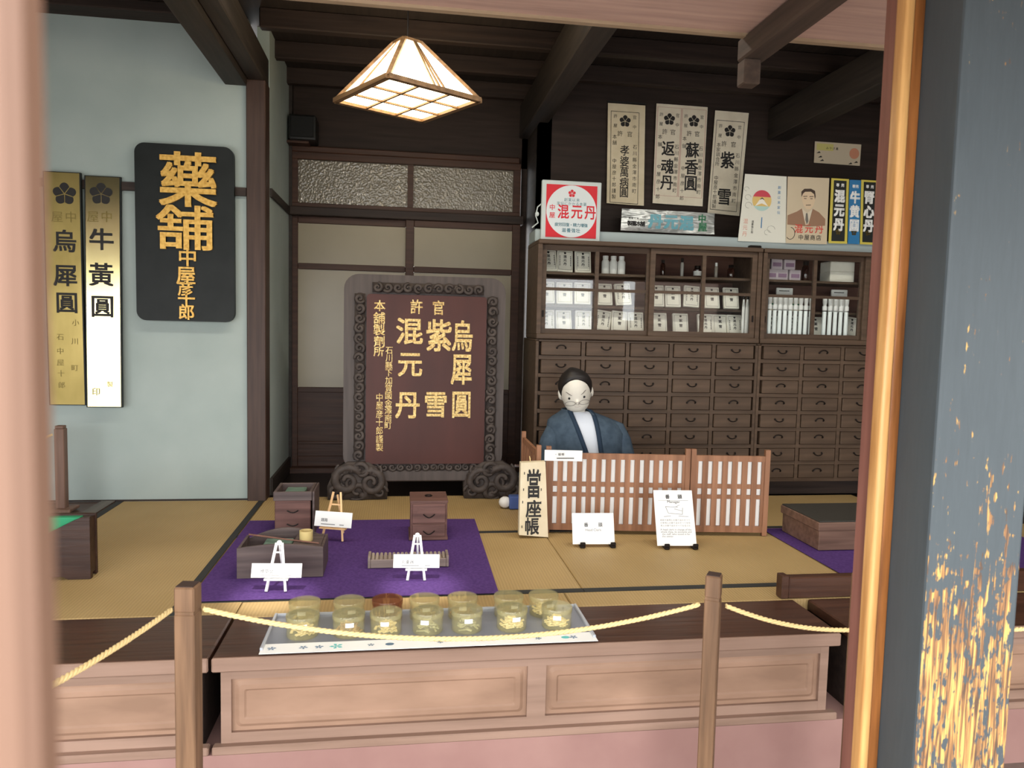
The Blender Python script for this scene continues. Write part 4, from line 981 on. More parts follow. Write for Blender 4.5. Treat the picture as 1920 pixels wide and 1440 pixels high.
# head in its own frame: origin under the chin, z up, -y forward
HO = PY(1083, 768, MY - .02); TILT = Matrix.Translation(HO) @ Matrix.Rotation(R(-8), 4, 'Y') @ Matrix.Rotation(R(-11), 4, 'Z') @ Matrix.Rotation(R(3), 4, 'X')
HP = [(-.006, .030, .034, .0), (.004, .050, .058, .0), (.02, .062, .074, .004), (.045, .071, .088, .010), (.075, .077, .098, .014), (.105, .080, .103, .016), (.135, .078, .101, .017), (.16, .069, .092, .017), (.18, .054, .074, .017), (.195, .032, .046, .017), (.2015, .010, .016, .017)]
def hprof(z):
    for a, b_ in zip(HP, HP[1:]):
        if a[0] <= z <= b_[0]:
            f = (z - a[0]) / (b_[0] - a[0]); return [a[i] + (b_[i] - a[i]) * f for i in (1, 2, 3)]
    return HP[-1][1:] if z > .2 else HP[0][1:]
def hpt(ang, z, off=0): rx, ry, cy = hprof(z); return Vector((math.sin(ang) * (rx + off), cy - math.cos(ang) * (ry + off), z))
body = MB()
body.loft([ell(0, cy, z, rx, ry) for z, rx, ry, cy in HP])
body.ball((0, -.086, .052), .010, .012, .013)           # nose
for sx in (-1, 1):
    body.ball((sx * .083, .018, .088), .012, .020, .031); body.ball((sx * .078, .016, .078), .012, .016, .020)
body.b.transform(TILT)
nk = HO + Vector((.0, .03, 0))
body.loft([ell(MX + .005, MY + .02, z, rx, ry) for z, rx, ry in ((.52, .17, .17), (.60, .16, .13), (.75, .155, .10), (.88, .175, .10), (.96, .165, .09), (1.0, .13, .07), (1.02, .08, .055))] + [ell(nk.x, nk.y, 1.04, .048, .05), ell(nk.x, nk.y, HO.z + .04, .046, .05)])
for sx in (-1, 1):
    sh = Vector((MX + .155 * sx, MY + .02, .955)); el = Vector((MX + .215 * sx, MY - .0, .70)); wr = Vector((MX + .07 * sx, MY - .17, .635)); hd = Vector((MX + .015 * sx, MY - .20, .628))
    body.tube([sh, sh.lerp(el, .5), el, el.lerp(wr, .5), wr, hd], [.050, .046, .040, .036, .026, .028], 10)
    for i in range(4):
        q = hd + Vector((-.01 * sx, -.012 + .0, .016 - i * .012)); L_ = (.062, .070, .066, .052)[i]
        body.tube([q, q + Vector((-sx * L_ * .5, -.012, -.002)), q + Vector((-sx * L_ * .85, -.004, -.010)), q + Vector((-sx * L_, .006, -.016))], [.009, .0085, .008, .0065], 7)
    q = hd + Vector((.012 * sx, -.016, .018)); body.tube([q, q + Vector((-.012 * sx, -.022, .012)), q + Vector((-.030 * sx, -.026, .016))], [.010, .009, .007], 7)
    body.tube([(MX + .09 * sx, MY + .12, .565), (MX + .12 * sx, MY - .10, .575), (MX + .12 * sx, MY - .26, .57)], [.062, .072, .058], 10)
    body.tube([(MX + .12 * sx, MY - .24, .545), (MX + .10 * sx, MY + .02, .54), (MX + .08 * sx, MY + .20, .535)], [.042, .040, .030], 10)
bo = part('body', body, M['skin'], t, 'all')
rm = bo.modifiers.new('r', 'REMESH'); rm.mode = 'VOXEL'; rm.voxel_size = .0055; rm.use_smooth_shade = True
sm = bo.modifiers.new('s', 'SMOOTH'); sm.factor = .5; sm.iterations = 3
# hair cap with a rounded hairline
m = MB(); rings = []
def hair0(a):
    a = abs((a + math.pi) % (2 * math.pi) - math.pi)
    if a < .95: return .172 - .034 * (a / .95) ** 2
    if a < 1.45: return .138 - .068 * (a - .95) / .5
    if a < 1.75: return .070 + .04 * (a - 1.45) / .3
    return max(.04, .11 - .07 * (a - 1.75) / .6)
n = 40
for i in range(10):
    r = []
    for k in range(n):
        a = 2 * math.pi * k / n; z = hair0(a) + (.2005 - hair0(a)) * (i / 9) ** .85; off = .002 + .011 * math.sin(min(1, i / 4) * math.pi / 2)
        p = hpt(a, z, off); p.z += .012 * (i / 9) + (.010 * math.exp(-((p.x + .012) / .03) ** 2) * (i / 9) ** 2); r.append(p)
    rings.append(r)
m.loft(rings); m.b.transform(TILT); part('hair', m, M['hair'], t, 'all')
m = MB()
for sx in (-1, 1): p = hpt(sx * .52, .077, .001); m.ball(p, .0065, .004, .0065, 10, 6)
m.b.transform(TILT); part('eyes', m, M['hair'], t, True)
m = MB()
for sx in (-1, 1):
    m.tube([hpt(sx * a, z, .001) for a, z in ((.30, .092), (.45, .098), (.62, .108), (.72, .111))], [.001, .0024, .002, .001], 6)
m.b.transform(TILT); part('eyebrows', m, plain('grey brow', srgb(112, 106, 100), .7), t)
m = MB(); m.tube([hpt(a, .027 + .004 * abs(a) * 3, .0) for a in (-.25, -.1, 0, .1, .25)], .0011, 5); m.b.transform(TILT); part('mouth', m, plain('faint mouth line', srgb(176, 160, 150), .7), t)
m = MB()
for sx in (-1, 1):
    P = []
    for i in range(17):
        a = 2 * math.pi * i / 17; P.append(Vector((sx * (.037 + .027 * math.cos(a)), -.090 + .016 * abs(math.cos(a) * .6 + .4), .050 + .013 * math.sin(a) * (1 if math.sin(a) > 0 else .8))))
    m.tube(P, .0010, 5, True)
    m.tube([Vector((sx * .064, -.078, .054)), Vector((sx * .076, -.04, .066)), Vector((sx * .082, .012, .085))], .0011, 5)
m.tube([(-.011, -.094, .053), (0, -.099, .056), (.011, -.094, .053)], .0012, 5); m.b.transform(TILT); part('glasses', m, plain('grey wire', srgb(92, 90, 88), .4, .5), t)
# robe (inner), jacket (outer, open in front)
KR = [(.505, .23, .27, -.06), (.56, .24, .28, -.06), (.62, .225, .22, -.03), (.70, .205, .15, .0), (.80, .200, .130, .012), (.88, .202, .124, .016), (.94, .200, .116, .018), (.98, .190, .106, .02), (1.005, .172, .096, .022), (1.025, .138, .086, .024), (1.042, .100, .078, .024), (1.058, .070, .072, .024), (1.068, .062, .068, .024)]
def kring(z, rx, ry, dy, s=1, a0=0, a1=2 * math.pi, n=40, cx=None):
    cx = MX + .004 + (nk.x - MX) * max(0, (z - .95) / .1) if cx is None else cx
    return [(cx + s * rx * math.sin(a), MY + dy - s * ry * math.cos(a), z) for a in [a0 + (a1 - a0) * k / n for k in range(n + (0 if a1 - a0 > 6.28 else 1))]]
m = MB(); m.loft([kring(z, rx * .955, ry * .955, dy) for z, rx, ry, dy in KR[:-1]]); part('under_robe', m, M['robe'], t, 'all')
def edge(z):            # jacket edges as x offsets from MX at height z
    f = (z - .84) / .22; f = max(-.8, min(1, f)); return (-.010 - .080 * f, .044 - .030 * f)
def jring(z, rx, ry, dy, s):
    xl, xr = edge(z); cx = MX + .004 + (nk.x - MX) * max(0, (z - .95) / .1); e = lambda x: math.asin(max(-.95, min(.95, (MX + x - cx) / (rx * s))))
    a1 = e(xl) + 2 * math.pi; a0 = e(xr); return kring(z, rx, ry, dy, s, a0, a1, 48)
m = MB(); m.loft([jring(z, rx, ry, dy, 1.02) for z, rx, ry, dy in KR], False, False)
jk = part('jacket', m, M['haori'], t, 'all'); so = jk.modifiers.new('t', 'SOLIDIFY'); so.thickness = .006; so.offset = 1
m = MB()
for side in (0, -1):
    P = [Vector(jring(z, rx, ry, dy, 1.05)[side]) for z, rx, ry, dy in KR[3:]]
    for a, b_ in zip(P, P[1:]): pass
    wv = [Vector((.024 if side == 0 else -.024, .004, 0))] * len(P)
    rings = [[p + Vector((0, -.006, 0)), p + w_ + Vector((0, -.004, 0)), p + w_ + Vector((0, .008, 0)), p + Vector((0, .008, 0))] for p, w_ in zip(P, wv)]
    m.loft(rings)
part('collar_band', m, M['haori2'], t, 'all')
for sx in (-1, 1):
    m = MB(); P = [(MX + .12 * sx, MY + .022, 1.0), (MX + .165 * sx, MY + .016, .965), (MX + .188 * sx, MY + .008, .90), (MX + .202 * sx, MY - .0, .83), (MX + .212 * sx, MY - .02, .76), (MX + .215 * sx, MY - .08, .69), (MX + .14 * sx, MY - .17, .645)]
    m.tube([Vector(p) for p in P], [.024, .048, .060, .064, .072, .080, .070], 16); part('sleeve', m, M['haori'], t, 'all')

# ------------------------------------------------------------------ purple cloths and the things on them
def cloth(label, pts, n=10):
    m = MB(); V = {}
    a, b_, c, d = [Vector((*p, 0)) for p in pts]
    for s_ in (0, 1):
        for i in range(n + 1):
            for j in range(n + 1):
                u, v = i / n, j / n; p = a.lerp(b_, u).lerp(d.lerp(c, u), v); V[s_, i, j] = m.b.verts.new((p.x, p.y, .5038 + .0008 * math.sin(9 * u + 7 * v) + (.0022 if s_ == 0 else 0)))
    for i in range(n):
        for j in range(n):
            m.b.faces.new((V[0, i, j], V[0, i + 1, j], V[0, i + 1, j + 1], V[0, i, j + 1])); m.b.faces.new((V[1, i, j], V[1, i, j + 1], V[1, i + 1, j + 1], V[1, i + 1, j]))
        m.b.faces.new((V[0, i, 0], V[1, i, 0], V[1, i + 1, 0], V[0, i + 1, 0])); m.b.faces.new((V[0, i, n], V[0, i + 1, n], V[1, i + 1, n], V[1, i, n]))
        m.b.faces.new((V[0, 0, i], V[0, 0, i + 1], V[1, 0, i + 1], V[1, 0, i])); m.b.faces.new((V[0, n, i], V[1, n, i], V[1, n, i + 1], V[0, n, i + 1]))
    solo('purple_cloth', m, M['purple'], label, 'cloth', 'purple display cloths', True)
cloth('purple cloth spread under the tobacco tray and small wooden chests', [(-.735, 2.705), (.372, 2.700), (.385, 3.775), (-.735, 3.80)])
cloth('purple cloth under the flat storage box by the door stile', [(1.822, 2.66), (3.1, 2.66), (3.1, 3.5), (1.822, 3.5)])
CZ = .5075
def easel(label, feet, top, cardw, cardz, cardh, mat, kind, word):
    """small tripod easel: feet pixels (two front), apex height, card"""
    f0, f1 = [PZ(*p, CZ) for p in feet]; c = (f0 + f1) / 2; rz = math.atan2(f1.y - f0.y, f1.x - f0.x); hw = (f1 - f0).length / 2
    t = thing('display_easel', label, 'easel', (c.x, c.y, CZ), rz, 'small card easels on the purple cloth')
    ty = .055
    m = MB()
    for sx in (-1, 1): m.bar((sx * hw, 0, .002), (sx * (.010 if kind == 'a' else hw * .34), ty, top), .0085, .007)
    part('front_legs', m, mat, t, local=True)
    part('rear_leg', MB().bar((0, .13, .003), (0, ty + .006, top * .93), .008, .006), mat, t, local=True)
    lz = cardz - .004; ly = ty * lz / top
    m = MB().box(-hw * 1.25, hw * 1.25, ly - .016, ly + .006, lz - .006, lz)
    if kind == 'h': m.bar((-hw * .55, ty * .72 + .004, top * .74), (hw * .55, ty * .72 + .004, top * .74), .007, .006)
    else: m.ball((0, ty, top), .010, .008, .010, 10, 8).bar((-.012, ty * .8 + .004, top * .8), (.012, ty * .8 + .004, top * .8), .006, .005)
    part('ledge', m, mat, t, local=True)
    sl = ty / top
    g = MB(); q = []
    for x, z in ((-cardw / 2, cardz), (cardw / 2, cardz), (cardw / 2, cardz + cardh), (-cardw / 2, cardz + cardh)): q.append((x, z))
    g.prism(q, 0, .003)
    for v in g.b.verts: v.co.y += sl * v.co.z - .012
    part('card', g, M['white'], t, local=True)
    g = MB(); n_ = len(word); g.row(word, -cardw * .28, -cardw * .28 + .016 * (n_ - 1), cardz + cardh * .44, .0145, 0, .012); g.rect(-cardw * .32, cardw * .06, cardz + cardh * .14, cardz + cardh * .19, 0); g.rect(cardw * .18, cardw * .30, cardz + cardh * .14, cardz + cardh * .19, 0)
    for v in g.b.verts: v.co.y += sl * v.co.z - .0128
    part('printing', g, M['ink_grey'], t, local=True)
easel('pale pine easel with a white card between the two small chests', ((603, 1013), (642, 1016)), .215, .178, .064, .066, M['pine'], 'h', '銭箱')
easel('white easel with a card in front of the tobacco tray', ((499, 1110), (535, 1110)), .168, .182, .052, .048, M['white_paint'], 'a', '煙草盆')
easel('white easel with a card in front of the ridged wooden board', ((764, 1089), (796, 1089)), .165, .178, .050, .048, M['white_paint'], 'a', '丸薬器')
# open topped box
a = PZ(515, 1004, CZ); b_ = PZ(583, 1001, CZ); x0, x1, y0 = a.x, b_.x, a.y; y1 = y0 + .20; h = .205
t = thing('open_box', 'dark square box with an open tray top behind the tobacco tray', 'box', ((x0 + x1) / 2, (y0 + y1) / 2, CZ))
part('box_body', MB().box(x0, x1, y0, y1, CZ, CZ + h - .04, .003), M['rose_wood'], t)
m = MB(); o_ = .006
for bx in ((x0 - o_, x1 + o_, y0 - .004, y0 + .010), (x0 - o_, x1 + o_, y1 - .010, y1 + .004), (x0 - o_, x0 + .008, y0 + .010, y1 - .01), (x1 - .008, x1 + o_, y0 + .010, y1 - .01)): m.box(*bx, CZ + h - .042, CZ + h, .002)
part('tray_rim', m, M['grey_wood'], t)
part('side_board', MB().box(x1 + .008, x1 + .018, y0 - .002, y1 + .004, CZ, CZ + h, .002), M['grey_wood'], t)
part('ash_pan', MB().box(x0 + .035, x1 - .035, y0 + .06, y1 - .04, CZ + h - .04, CZ + h - .012, .004), M['copper'], t)
m = MB()
for z in (.055, .118): m.tube([((x0 + x1) / 2 - .025 + .05 * i / 6, y0 - .006, CZ + z - .010 * math.sin(math.pi * i / 6)) for i in range(7)], .003, 5)
part('handle', m, M['iron'], t)
# small chest with lid and two drawers
a = PZ(769, 1013, CZ); b_ = PZ(838, 1012, CZ); x0, x1, y0 = a.x, b_.x, a.y; y1 = y0 + .19; h = .178
t = thing('small_chest', 'small red brown chest with a lid and two carved drawers on the purple cloth', 'chest', ((x0 + x1) / 2, (y0 + y1) / 2, CZ))
part('chest_body', MB().box(x0, x1, y0 + .004, y1, CZ, CZ + h - .002, .002), M['rose_wood'], t)
part('base_moulding', MB().box(x0 - .006, x1 + .004, y0 - .006, y1 + .003, CZ, CZ + .012, .002), M['rose_wood'], t)
part('lid', MB().box(x0 - .003, x1 + .003, y0 - .003, y1 + .003, CZ + h - .004, CZ + h + .006, .002), M['rose_wood'], t)
part('lid_ring', MB().tube([((x0 + x1) / 2 + .016 * math.cos(i * .5), (y0 + y1) / 2 + .016 * math.sin(i * .5), CZ + h + .009) for i in range(13)], .0025, 6), M['iron'], t)
for z0, z1 in ((.016, .075), (.079, .168)):
    d = part('drawer', MB().box(x0 + .008, x1 - .008, y0 - .004, y0 + .01, CZ + z0, CZ + z1, .003), M['rose_wood'], t)
    zc = CZ + z0 + (z1 - z0) * .5; m = MB(); xm = (x0 + x1) / 2; q = (z1 - z0) * .3
    m.prism([(xm - .05, zc + q), (xm - .055, zc), (xm - .03, zc - q), (xm + .03, zc - q), (xm + .055, zc), (xm + .05, zc + q), (xm, zc + q * .6)], y0 - .006, y0 - .003)
    part('carving', m, M['rose_wood'], d)
    part('handle', MB().tube([(xm - .026 + .052 * i / 8, y0 - .012, zc - .016 * math.sin(math.pi * i / 8)) for i in range(9)], .0028, 6), M['iron'], d)
# tobacco tray with arched ends
a = PZ(444, 1085, CZ); b_ = PZ(605, 1083, CZ); x0, x1, y0 = a.x, b_.x, a.y; y1 = y0 + .205; h = .118
t = thing('tobacco_tray', 'grey brown tobacco tray with arched sides and a green copper pan', 'tray', ((x0 + x1) / 2, (y0 + y1) / 2, CZ))
def arch(rise, hh): return [(x0, CZ), (x1, CZ)] + [(x1 + (x0 - x1) * i / 12, CZ + hh + rise * math.sin(math.pi * i / 12)) for i in range(13)]
part('front_board', MB().prism(arch(.014, h), y0, y0 + .010), M['grey_wood'], t)
part('back_board', MB().prism(arch(.046, h - .02), y1 - .010, y1), M['grey_wood'], t)
part('side_board', MB().box(x0, x0 + .010, y0 + .010, y1 - .010, CZ, CZ + h - .002).box(x1 - .010, x1, y0 + .010, y1 - .010, CZ, CZ + h - .002), M['grey_wood'], t)
part('tray_floor', MB().box(x0 + .01, x1 - .01, y0 + .01, y1 - .01, CZ + .004, CZ + h - .05), M['grey_wood'], t)
part('copper_pan', MB().box(x0 + .08, x0 + .19, y0 + .03, y1 - .03, CZ + h - .05, CZ + h - .012, .004), M['copper'], t)
part('inner_lid', MB().box(x0 + .20, x1 - .012, y0 + .012, y1 - .012, CZ + h - .05, CZ + h + .0, .003), M['grey_wood'], t)
c = PY(574, 1018, y0 + .09); zt = CZ + h
t = thing('bamboo_cup', 'short pale bamboo cup standing in the tobacco tray', 'cup', (c.x, c.y, zt))
part('cup_wall', MB().lathe([(.024, zt), (.026, zt + .003), (.0265, zt + .042), (.022, zt + .042), (.021, zt + .008), (.001, zt + .008)], (c.x, c.y, 0), 20), M['bamboo'], t, True)
p = [Vector((x0 + .012, y1 - .03, CZ + .124)), Vector((x0 + .16, y0 + .10, CZ + .1235)), Vector((x1 - .02, y0 + .035, CZ + .123))]
m = MB().tube(p, [.0035, .0032, .003], 8)
solo('tobacco_pipe', m, wood('pipe wood', srgb(112, 78, 66), srgb(136, 98, 84), 'x'), 'thin brown pipe lying across the tobacco tray', 'pipe')
# ridged board
a = PZ(690, 1066, CZ); b_ = PZ(841, 1063, CZ); x0, x1, y0 = a.x, b_.x, a.y; y1 = y0 + .085; h = .036
t = thing('ridged_board', 'grey wooden pill board with a row of rounded ridges behind a white easel', 'board', ((x0 + x1) / 2, (y0 + y1) / 2, CZ))
pb = wood('worn grey timber', srgb(126, 112, 104), srgb(150, 134, 124), 'x')
part('board', MB().box(x0, x1, y0, y1, CZ, CZ + h - .008, .003).box(x0 - .001, x0 + .010, y0 - .003, y1 + .001, CZ + .0005, CZ + h + .010, .002).box(x1 - .010, x1 + .001, y0 - .003, y1 + .001, CZ + .0005, CZ + h + .010, .002).box(x0 + .0102, x1 - .0102, y0 - .002, y0 + .006, CZ + .001, CZ + h, .002), pb, t)
m = MB(); n = 18
for i in range(n):
    x = x0 + .018 + (x1 - x0 - .036) * i / (n - 1); m.tube([(x, y0 + .007, CZ + h - .006), (x, y1 - .002, CZ + h - .002)], .0068, 8)
part('ridges', m, wood('pale ridges', srgb(146, 132, 120), srgb(168, 154, 140), 'y'), t, True)

# ------------------------------------------------------------------ flat storage box on the right cloth
x0, y0 = 1.905, 3.115; x1, y1 = 2.55, 3.45
t = thing('storage_box', 'flat lidded storage box with a dark top on the right purple cloth', 'box', ((x0 + x1) / 2, (y0 + y1) / 2, CZ))
bxw = wood('box timber', srgb(98, 74, 62), srgb(122, 94, 80), 'x')
part('box_body', MB().box(x0, x1, y0, y1, CZ, CZ + .092, .003), bxw, t)
part('lid', MB().box(x0 - .008, x1 + .008, y0 - .008, y1 + .008, CZ + .092, CZ + .132, .003), bxw, t)
part('lid_top', MB().box(x0 - .004, x1 + .004, y0 - .004, y1 + .004, CZ + .132, CZ + .138, .002), plain('slate lid', srgb(56, 56, 52), .35), t)

# ------------------------------------------------------------------ left: low desk, rope post
x0, x1, y0, y1 = -1.70, -1.162, 2.985, 3.06
t = thing('reading_stand', 'low dark reading stand with a sloping end and green felt at the left edge', 'stand', ((x0 + x1) / 2, (y0 + y1) / 2, .502))
dk = wood('near black stand', srgb(44, 28, 23), srgb(60, 40, 32), 'x', rough=.4)
endp = [(x1, .502), (x1, .742), (x1 - .03, .739), (x1 - .062, .726), (x1 - .18, .664), (x1 - .30, .600), (x0, .552), (x0, .502), (x0 + .08, .502), (x0 + .10, .512), (x1 - .10, .512), (x1 - .08, .502)]
part('front_panel', MB().prism(endp[::-1], y0, y0 + .022), dk, t, label='sloping front panel')
part('back_panel', MB().box(x0, x1, y1 - .016, y1, .502, .742, .003), dk, t)
part('end_panel', MB().box(x1 - .02, x1 - .003, y0 + .022, y1 - .016, .52, .735), dk, t)
m = MB(); m.prism([(x0 + .02, .56), (x1 - .03, .60), (x1 - .045, .734), (x0 + .02, .734)][::-1], y0 + .03, y1 - .017)
part('felt_lining', m, M['green'], t, label='green felt')
px_ = PZ(117, 957, .506)
t = thing('small_rope_post', 'slim brown post by the white wall holding one end of a thin rope', 'post', (px_.x, px_.y, .499))
pw = wood('small post timber', srgb(100, 76, 64), srgb(122, 94, 80), 'z')
part('post_shaft', MB().box(px_.x - .023, px_.x + .023, px_.y - .023, px_.y + .023, .52, .93, .003), pw, t)
part('post_cap', MB().box(px_.x - .020, px_.x + .020, px_.y - .020, px_.y + .020, .93, .945, .003), pw, t)
part('post_base', MB().box(px_.x - .06, px_.x + .06, px_.y - .06, px_.y + .06, .506, .522, .003), pw, t)
solo('thin_rope', MB().tube([(px_.x - .034, px_.y - .01, .90), (px_.x - .15, px_.y - .07, .845), (px_.x - .40, px_.y - .15, .80), (px_.x - .75, px_.y - .2, .82)], .006, 6), M['rope'], 'thin rope running left from the slim post by the white wall', 'rope')

# ------------------------------------------------------------------ jars on their tray
ty0, ty1, tx0, tx1 = 2.268, 2.545, -.408, .628
t = thing('display_tray', 'grey plastic lined tray on the step carrying the round jars', 'tray', ((tx0 + tx1) / 2, (ty0 + ty1) / 2, .5))
part('tray_base', MB().box(tx0, tx1, ty0, ty1, .5005, .506, .002), M['sheet'], t)
part('tray_edge', MB().box(tx0 - .004, tx0 + .006, ty0, ty1, .5005, .516, .002).box(tx1 - .006, tx1 + .004, ty0, ty1, .5005, .516, .002).box(tx0, tx1, ty1 - .006, ty1 + .002, .5005, .514, .002), plain('clear plastic edge', srgb(176, 180, 186), .15, spec=.7), t)
t = thing('paper_strip', 'white paper strip with small blue prints along the front of the jar tray', 'strip', (.11, 2.25, .5075))
m = MB(); A = Vector((tx0 - .002, 2.312, .508)); B = Vector((tx1 + .004, 2.312, .508)); dn = Vector((0, -.069, .0))
nn = 14; rows = []
for i in range(nn + 1):
    p = A.lerp(B, i / nn); rows.append([(p + dn * f + Vector((0, 0, g))) for f, g in ((0, 0), (1, -.0), (1, -.0012), (0, -.0012))])
m.loft(rows); part('strip_paper', m, M['white'], t)
def sprint(g, u, kind, r=.012):
    c = A.lerp(B, u) + dn * .5; z = .5085
    if kind == 'disc': g.poly([(c.x + r * math.cos(k * .5), c.y + r * .7 * math.sin(k * .5), z) for k in range(12)])
    else:
        for k in range(5): a = k * 1.257 + u * 9; g.poly([(c.x, c.y, z), (c.x + r * math.cos(a - .35), c.y + r * math.sin(a - .35), z), (c.x + 1.5 * r * math.cos(a), c.y + 1.2 * r * math.sin(a), z), (c.x + r * math.cos(a + .35), c.y + r * math.sin(a + .35), z)])
g = MB()
for u in (.03, .12, .165, .93): sprint(g, u, 'leaf', .010)
part('blue_leaf_print', g, plain('slate blue print', srgb(90, 120, 150), .6), t)
g = MB(); sprint(g, .215, 'leaf', .015); sprint(g, .905, 'disc', .014); part('green_print', g, plain('teal green print', srgb(96, 190, 186), .6), t)
g = MB(); sprint(g, .37, 'disc', .014); sprint(g, .315, 'leaf', .008); sprint(g, .52, 'leaf', .007); sprint(g, .82, 'leaf', .008); part('dark_print', g, plain('dark blue print', srgb(84, 110, 132), .6), t)
def jar(mat, fill, seed, amount):
    rd = random.Random(seed)
    t = thing('herb_jar', 'x', 'jar', (0, 0, 0))
    r, h = .050, .066
    part('jar_wall', MB().lathe([(r - .002, 0), (r, .003), (r, h), (r - .003, h), (r - .003, .004), (.001, .004)], n=28), mat, t, True, local=True)
    part('lid', MB().lathe([(.001, h + .004), (r + .001, h + .004), (r + .002, h + .002), (r + .002, h - .012), (r + .0006, h - .012), (r + .0006, h + .001), (.001, h + .001)], n=28), mat, t, True, local=True)
    m = MB()
    for i in range(amount):
        a = rd.uniform(0, 6.28); q = rd.uniform(0, .034); z = .008 + rd.uniform(0, .030) * (1 - q / .06); b_ = rd.uniform(0, 6.28); ln = rd.uniform(.008, .014)
        c = Vector((q * math.cos(a), q * math.sin(a), z)); d = Vector((math.cos(b_), math.sin(b_), rd.uniform(-.4, .4))).normalized()
        m.bar(c - d * ln, c + d * ln, rd.uniform(.004, .009), rd.uniform(.002, .005))
    hp = part('herb_pieces', m, fill, t, local=True); hp['kind'] = 'stuff'
    m = MB(); P = [(-math.pi / 2 + .10 + x, z) for x, z in ((-.26, .036), (.26, .036), (.26, .056), (-.26, .056))]
    rows = [[((r + .0008) * math.cos(-math.pi / 2 + .12 + .26 * (i / 3 - 1)), (r + .0008) * math.sin(-math.pi / 2 + .12 + .26 * (i / 3 - 1)), z) for z in (.038, .052)] for i in range(7)]
    m.loft(rows, False, False); part('jar_label', m, M['white'], t, local=True)
    return t
f1 = noisy('pale root chips', srgb(206, 186, 130), srgb(232, 216, 168), (80, 80, 80)); f2 = noisy('brown bark chips', srgb(140, 100, 62), srgb(196, 166, 112), (80, 80, 80)); f3 = noisy('cream slices', srgb(226, 208, 150), srgb(242, 230, 190), (80, 80, 80)); f4 = noisy('dark red chips', srgb(104, 58, 42), srgb(130, 78, 58), (80, 80, 80)); f5 = noisy('grey green shreds', srgb(150, 150, 120), srgb(180, 178, 146), (80, 80, 80))
JP = {'p': jar(M['jar'], f1, 1, 60), 'b': jar(M['jar'], f2, 2, 60), 'c': jar(M['jar'], f3, 3, 90), 'r': jar(M['jar_red'], f4, 4, 70), 'g': jar(M['jar'], f5, 5, 34)}
JU = set()
def put_jar(k, x, y, label, rz):
    o = JP[k] if k not in JU else copy_tree(JP[k]); JU.add(k)
    o.location = (x, y, .5065); o.rotation_euler = (0, 0, rz); tag(o, label, None, 'round herb jars on the tray')
random.seed(21)
JN = {'p': 'pale root chips', 'b': 'brown chips', 'c': 'cream slices', 'r': 'dark red chips', 'g': 'sparse grey green shreds'}
for i, (px, k) in enumerate(((571, 'p'), (654, 'g'), (726, 'r'), (796, 'p'), (869, 'b'), (958, 'b'), (1026, 'c'))):
    p = PZ(px, 1158, .52); put_jar(k, p.x, 2.487, 'round jar of %s, %s from the left in the back row' % (JN[k], ORD[i]), random.uniform(-.3, .3))
for i, (px, k) in enumerate(((565, 'p'), (652, 'b'), (723, 'p'), (803, 'g'), (879, 'g'), (967, 'c'), (1056, 'c'))):
    p = PZ(px, 1190, .52); put_jar(k, p.x, 2.376, 'round jar of %s, %s from the left in the front row' % (JN[k], ORD[i]), random.uniform(-.35, .35))

# ------------------------------------------------------------------ rope posts and ropes in front
def rope_post(label, px, py, Y, rot, w_=.046):
    p = PY(px, py, Y); t = thing('rope_post', label, 'post', (p.x, Y, 0), rot, 'wooden rope posts before the step')
    h = p.z; m = wood('worn post timber', srgb(98, 74, 55), srgb(128, 98, 73), 'z') if 'wp' not in M else M['wp']; M['wp'] = m
    part('post_shaft', MB().box(-w_ / 2, w_ / 2, -w_ / 2, w_ / 2, .02, h - .068, .003), m, t, local=True)
    part('post_head', MB().box(-w_ / 2, w_ / 2, -w_ / 2, w_ / 2, h - .064, h, .004).box(-w_ * .46, w_ * .46, -w_ * .46, w_ * .46, h - .07, h - .06), m, t, local=True)
    part('post_top', MB().box(-w_ * .42, w_ * .42, -w_ * .42, w_ * .42, h - .002, h + .002), plain('dark end grain', srgb(58, 38, 30), .6), t, local=True)
    part('post_base', MB().box(-.11, .11, -.11, .11, 0.001, .022, .004), m, t, local=True)
    return p
pa = rope_post('wooden rope post with a dark top in front of the gap between the steps', 352, 1096, 1.90, R(-8), .050)
pb_ = rope_post('wooden rope post standing before the right panel of the long step', 1339, 1077, 1.95, R(-33), .042)
pc_ = PY(1602, 1170, 1.95)
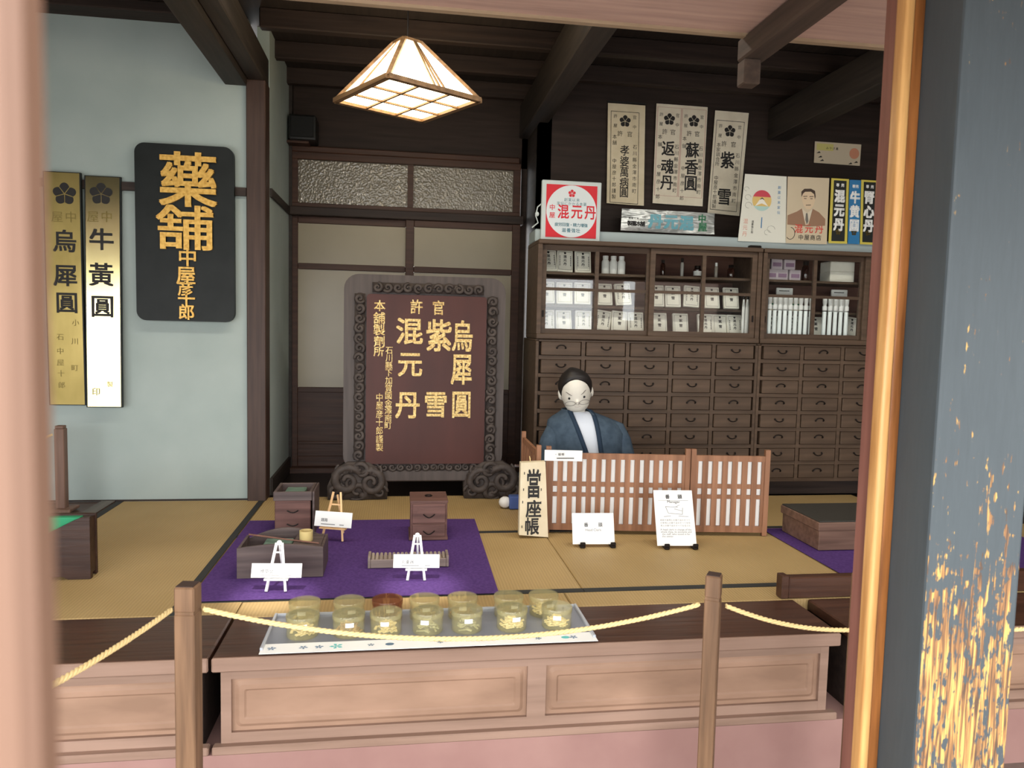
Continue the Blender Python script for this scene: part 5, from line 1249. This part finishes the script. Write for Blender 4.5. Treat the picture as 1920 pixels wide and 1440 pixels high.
t_ = rope_post('wooden rope post hidden behind the maroon door jamb', 1618, 1076, 1.95, R(0), .046)
def rope(label, a, b_, sag, r=.0068):
    a, b_ = Vector(a), Vector(b_); n = 60; L_ = (b_ - a).length; d = (b_ - a).normalized(); sd = d.cross(Vector((0, 0, 1))).normalized(); up = sd.cross(d)
    cl = [a.lerp(b_, i / n) - Vector((0, 0, sag * 4 * (i / n) * (1 - i / n))) for i in range(n + 1)]
    m = MB()
    N_ = int(L_ / .006)
    for s_ in range(3):
        P = []
        for i in range(N_ + 1):
            f = i / N_ * n; k = min(n - 1, int(f)); c = cl[k].lerp(cl[k + 1], f - k); an = 2 * math.pi * (s_ / 3 + i * .006 / .042)
            P.append(c + (sd * math.cos(an) + up * math.sin(an)) * r * .5)
        m.tube(P, r * .58, 5)
    solo('rope', m, M['rope'], label, 'rope', 'yellow barrier ropes', 'all')
lz = PY(335, 1140, 1.90)
q = PY(90, 1281, 1.45)
q2 = lz + (q - lz) * 1.35
rope('yellow rope rising from the lower left to the left rope post', (q2.x, q2.y, q2.z), (pa.x - .036, 1.89, lz.z), .012)
r1 = PY(376, 1142, 1.90); r2 = PY(1320, 1133, 1.95)
rope('long yellow rope sagging in front of the jars between the two posts', (pa.x + .036, 1.90, r1.z), (pb_.x - .040, 1.95, r2.z), .088)
r3 = PY(1357, 1136, 1.95); r4 = PY(1594, 1181, 1.95)
rope('yellow rope falling from the right rope post to the door jamb', (pb_.x + .040, 1.95, r3.z), (t_.x - .032, 1.95, r4.z), .020)
r5 = PY(1640, 1185, 1.95); rope('yellow rope beyond the worn grey post', (r5.x, 1.95, r5.z), (2.9, 2.0, .74), .06)

# housings of the added ceiling fill strip and the spotlights, above their light
b = MB().box(-1.4, 3.2, 2.87, 3.03, 2.975, 2.998, .004); struct('trim_5', b, M['grey_board'])
for n, x in enumerate((-.5, .08)): struct('trim_%d' % (6 + n), MB().lathe([(.05, 2.385), (.055, 2.40), (.055, 2.414)], (x, 1.9, 0), 20), M['iron'], True)
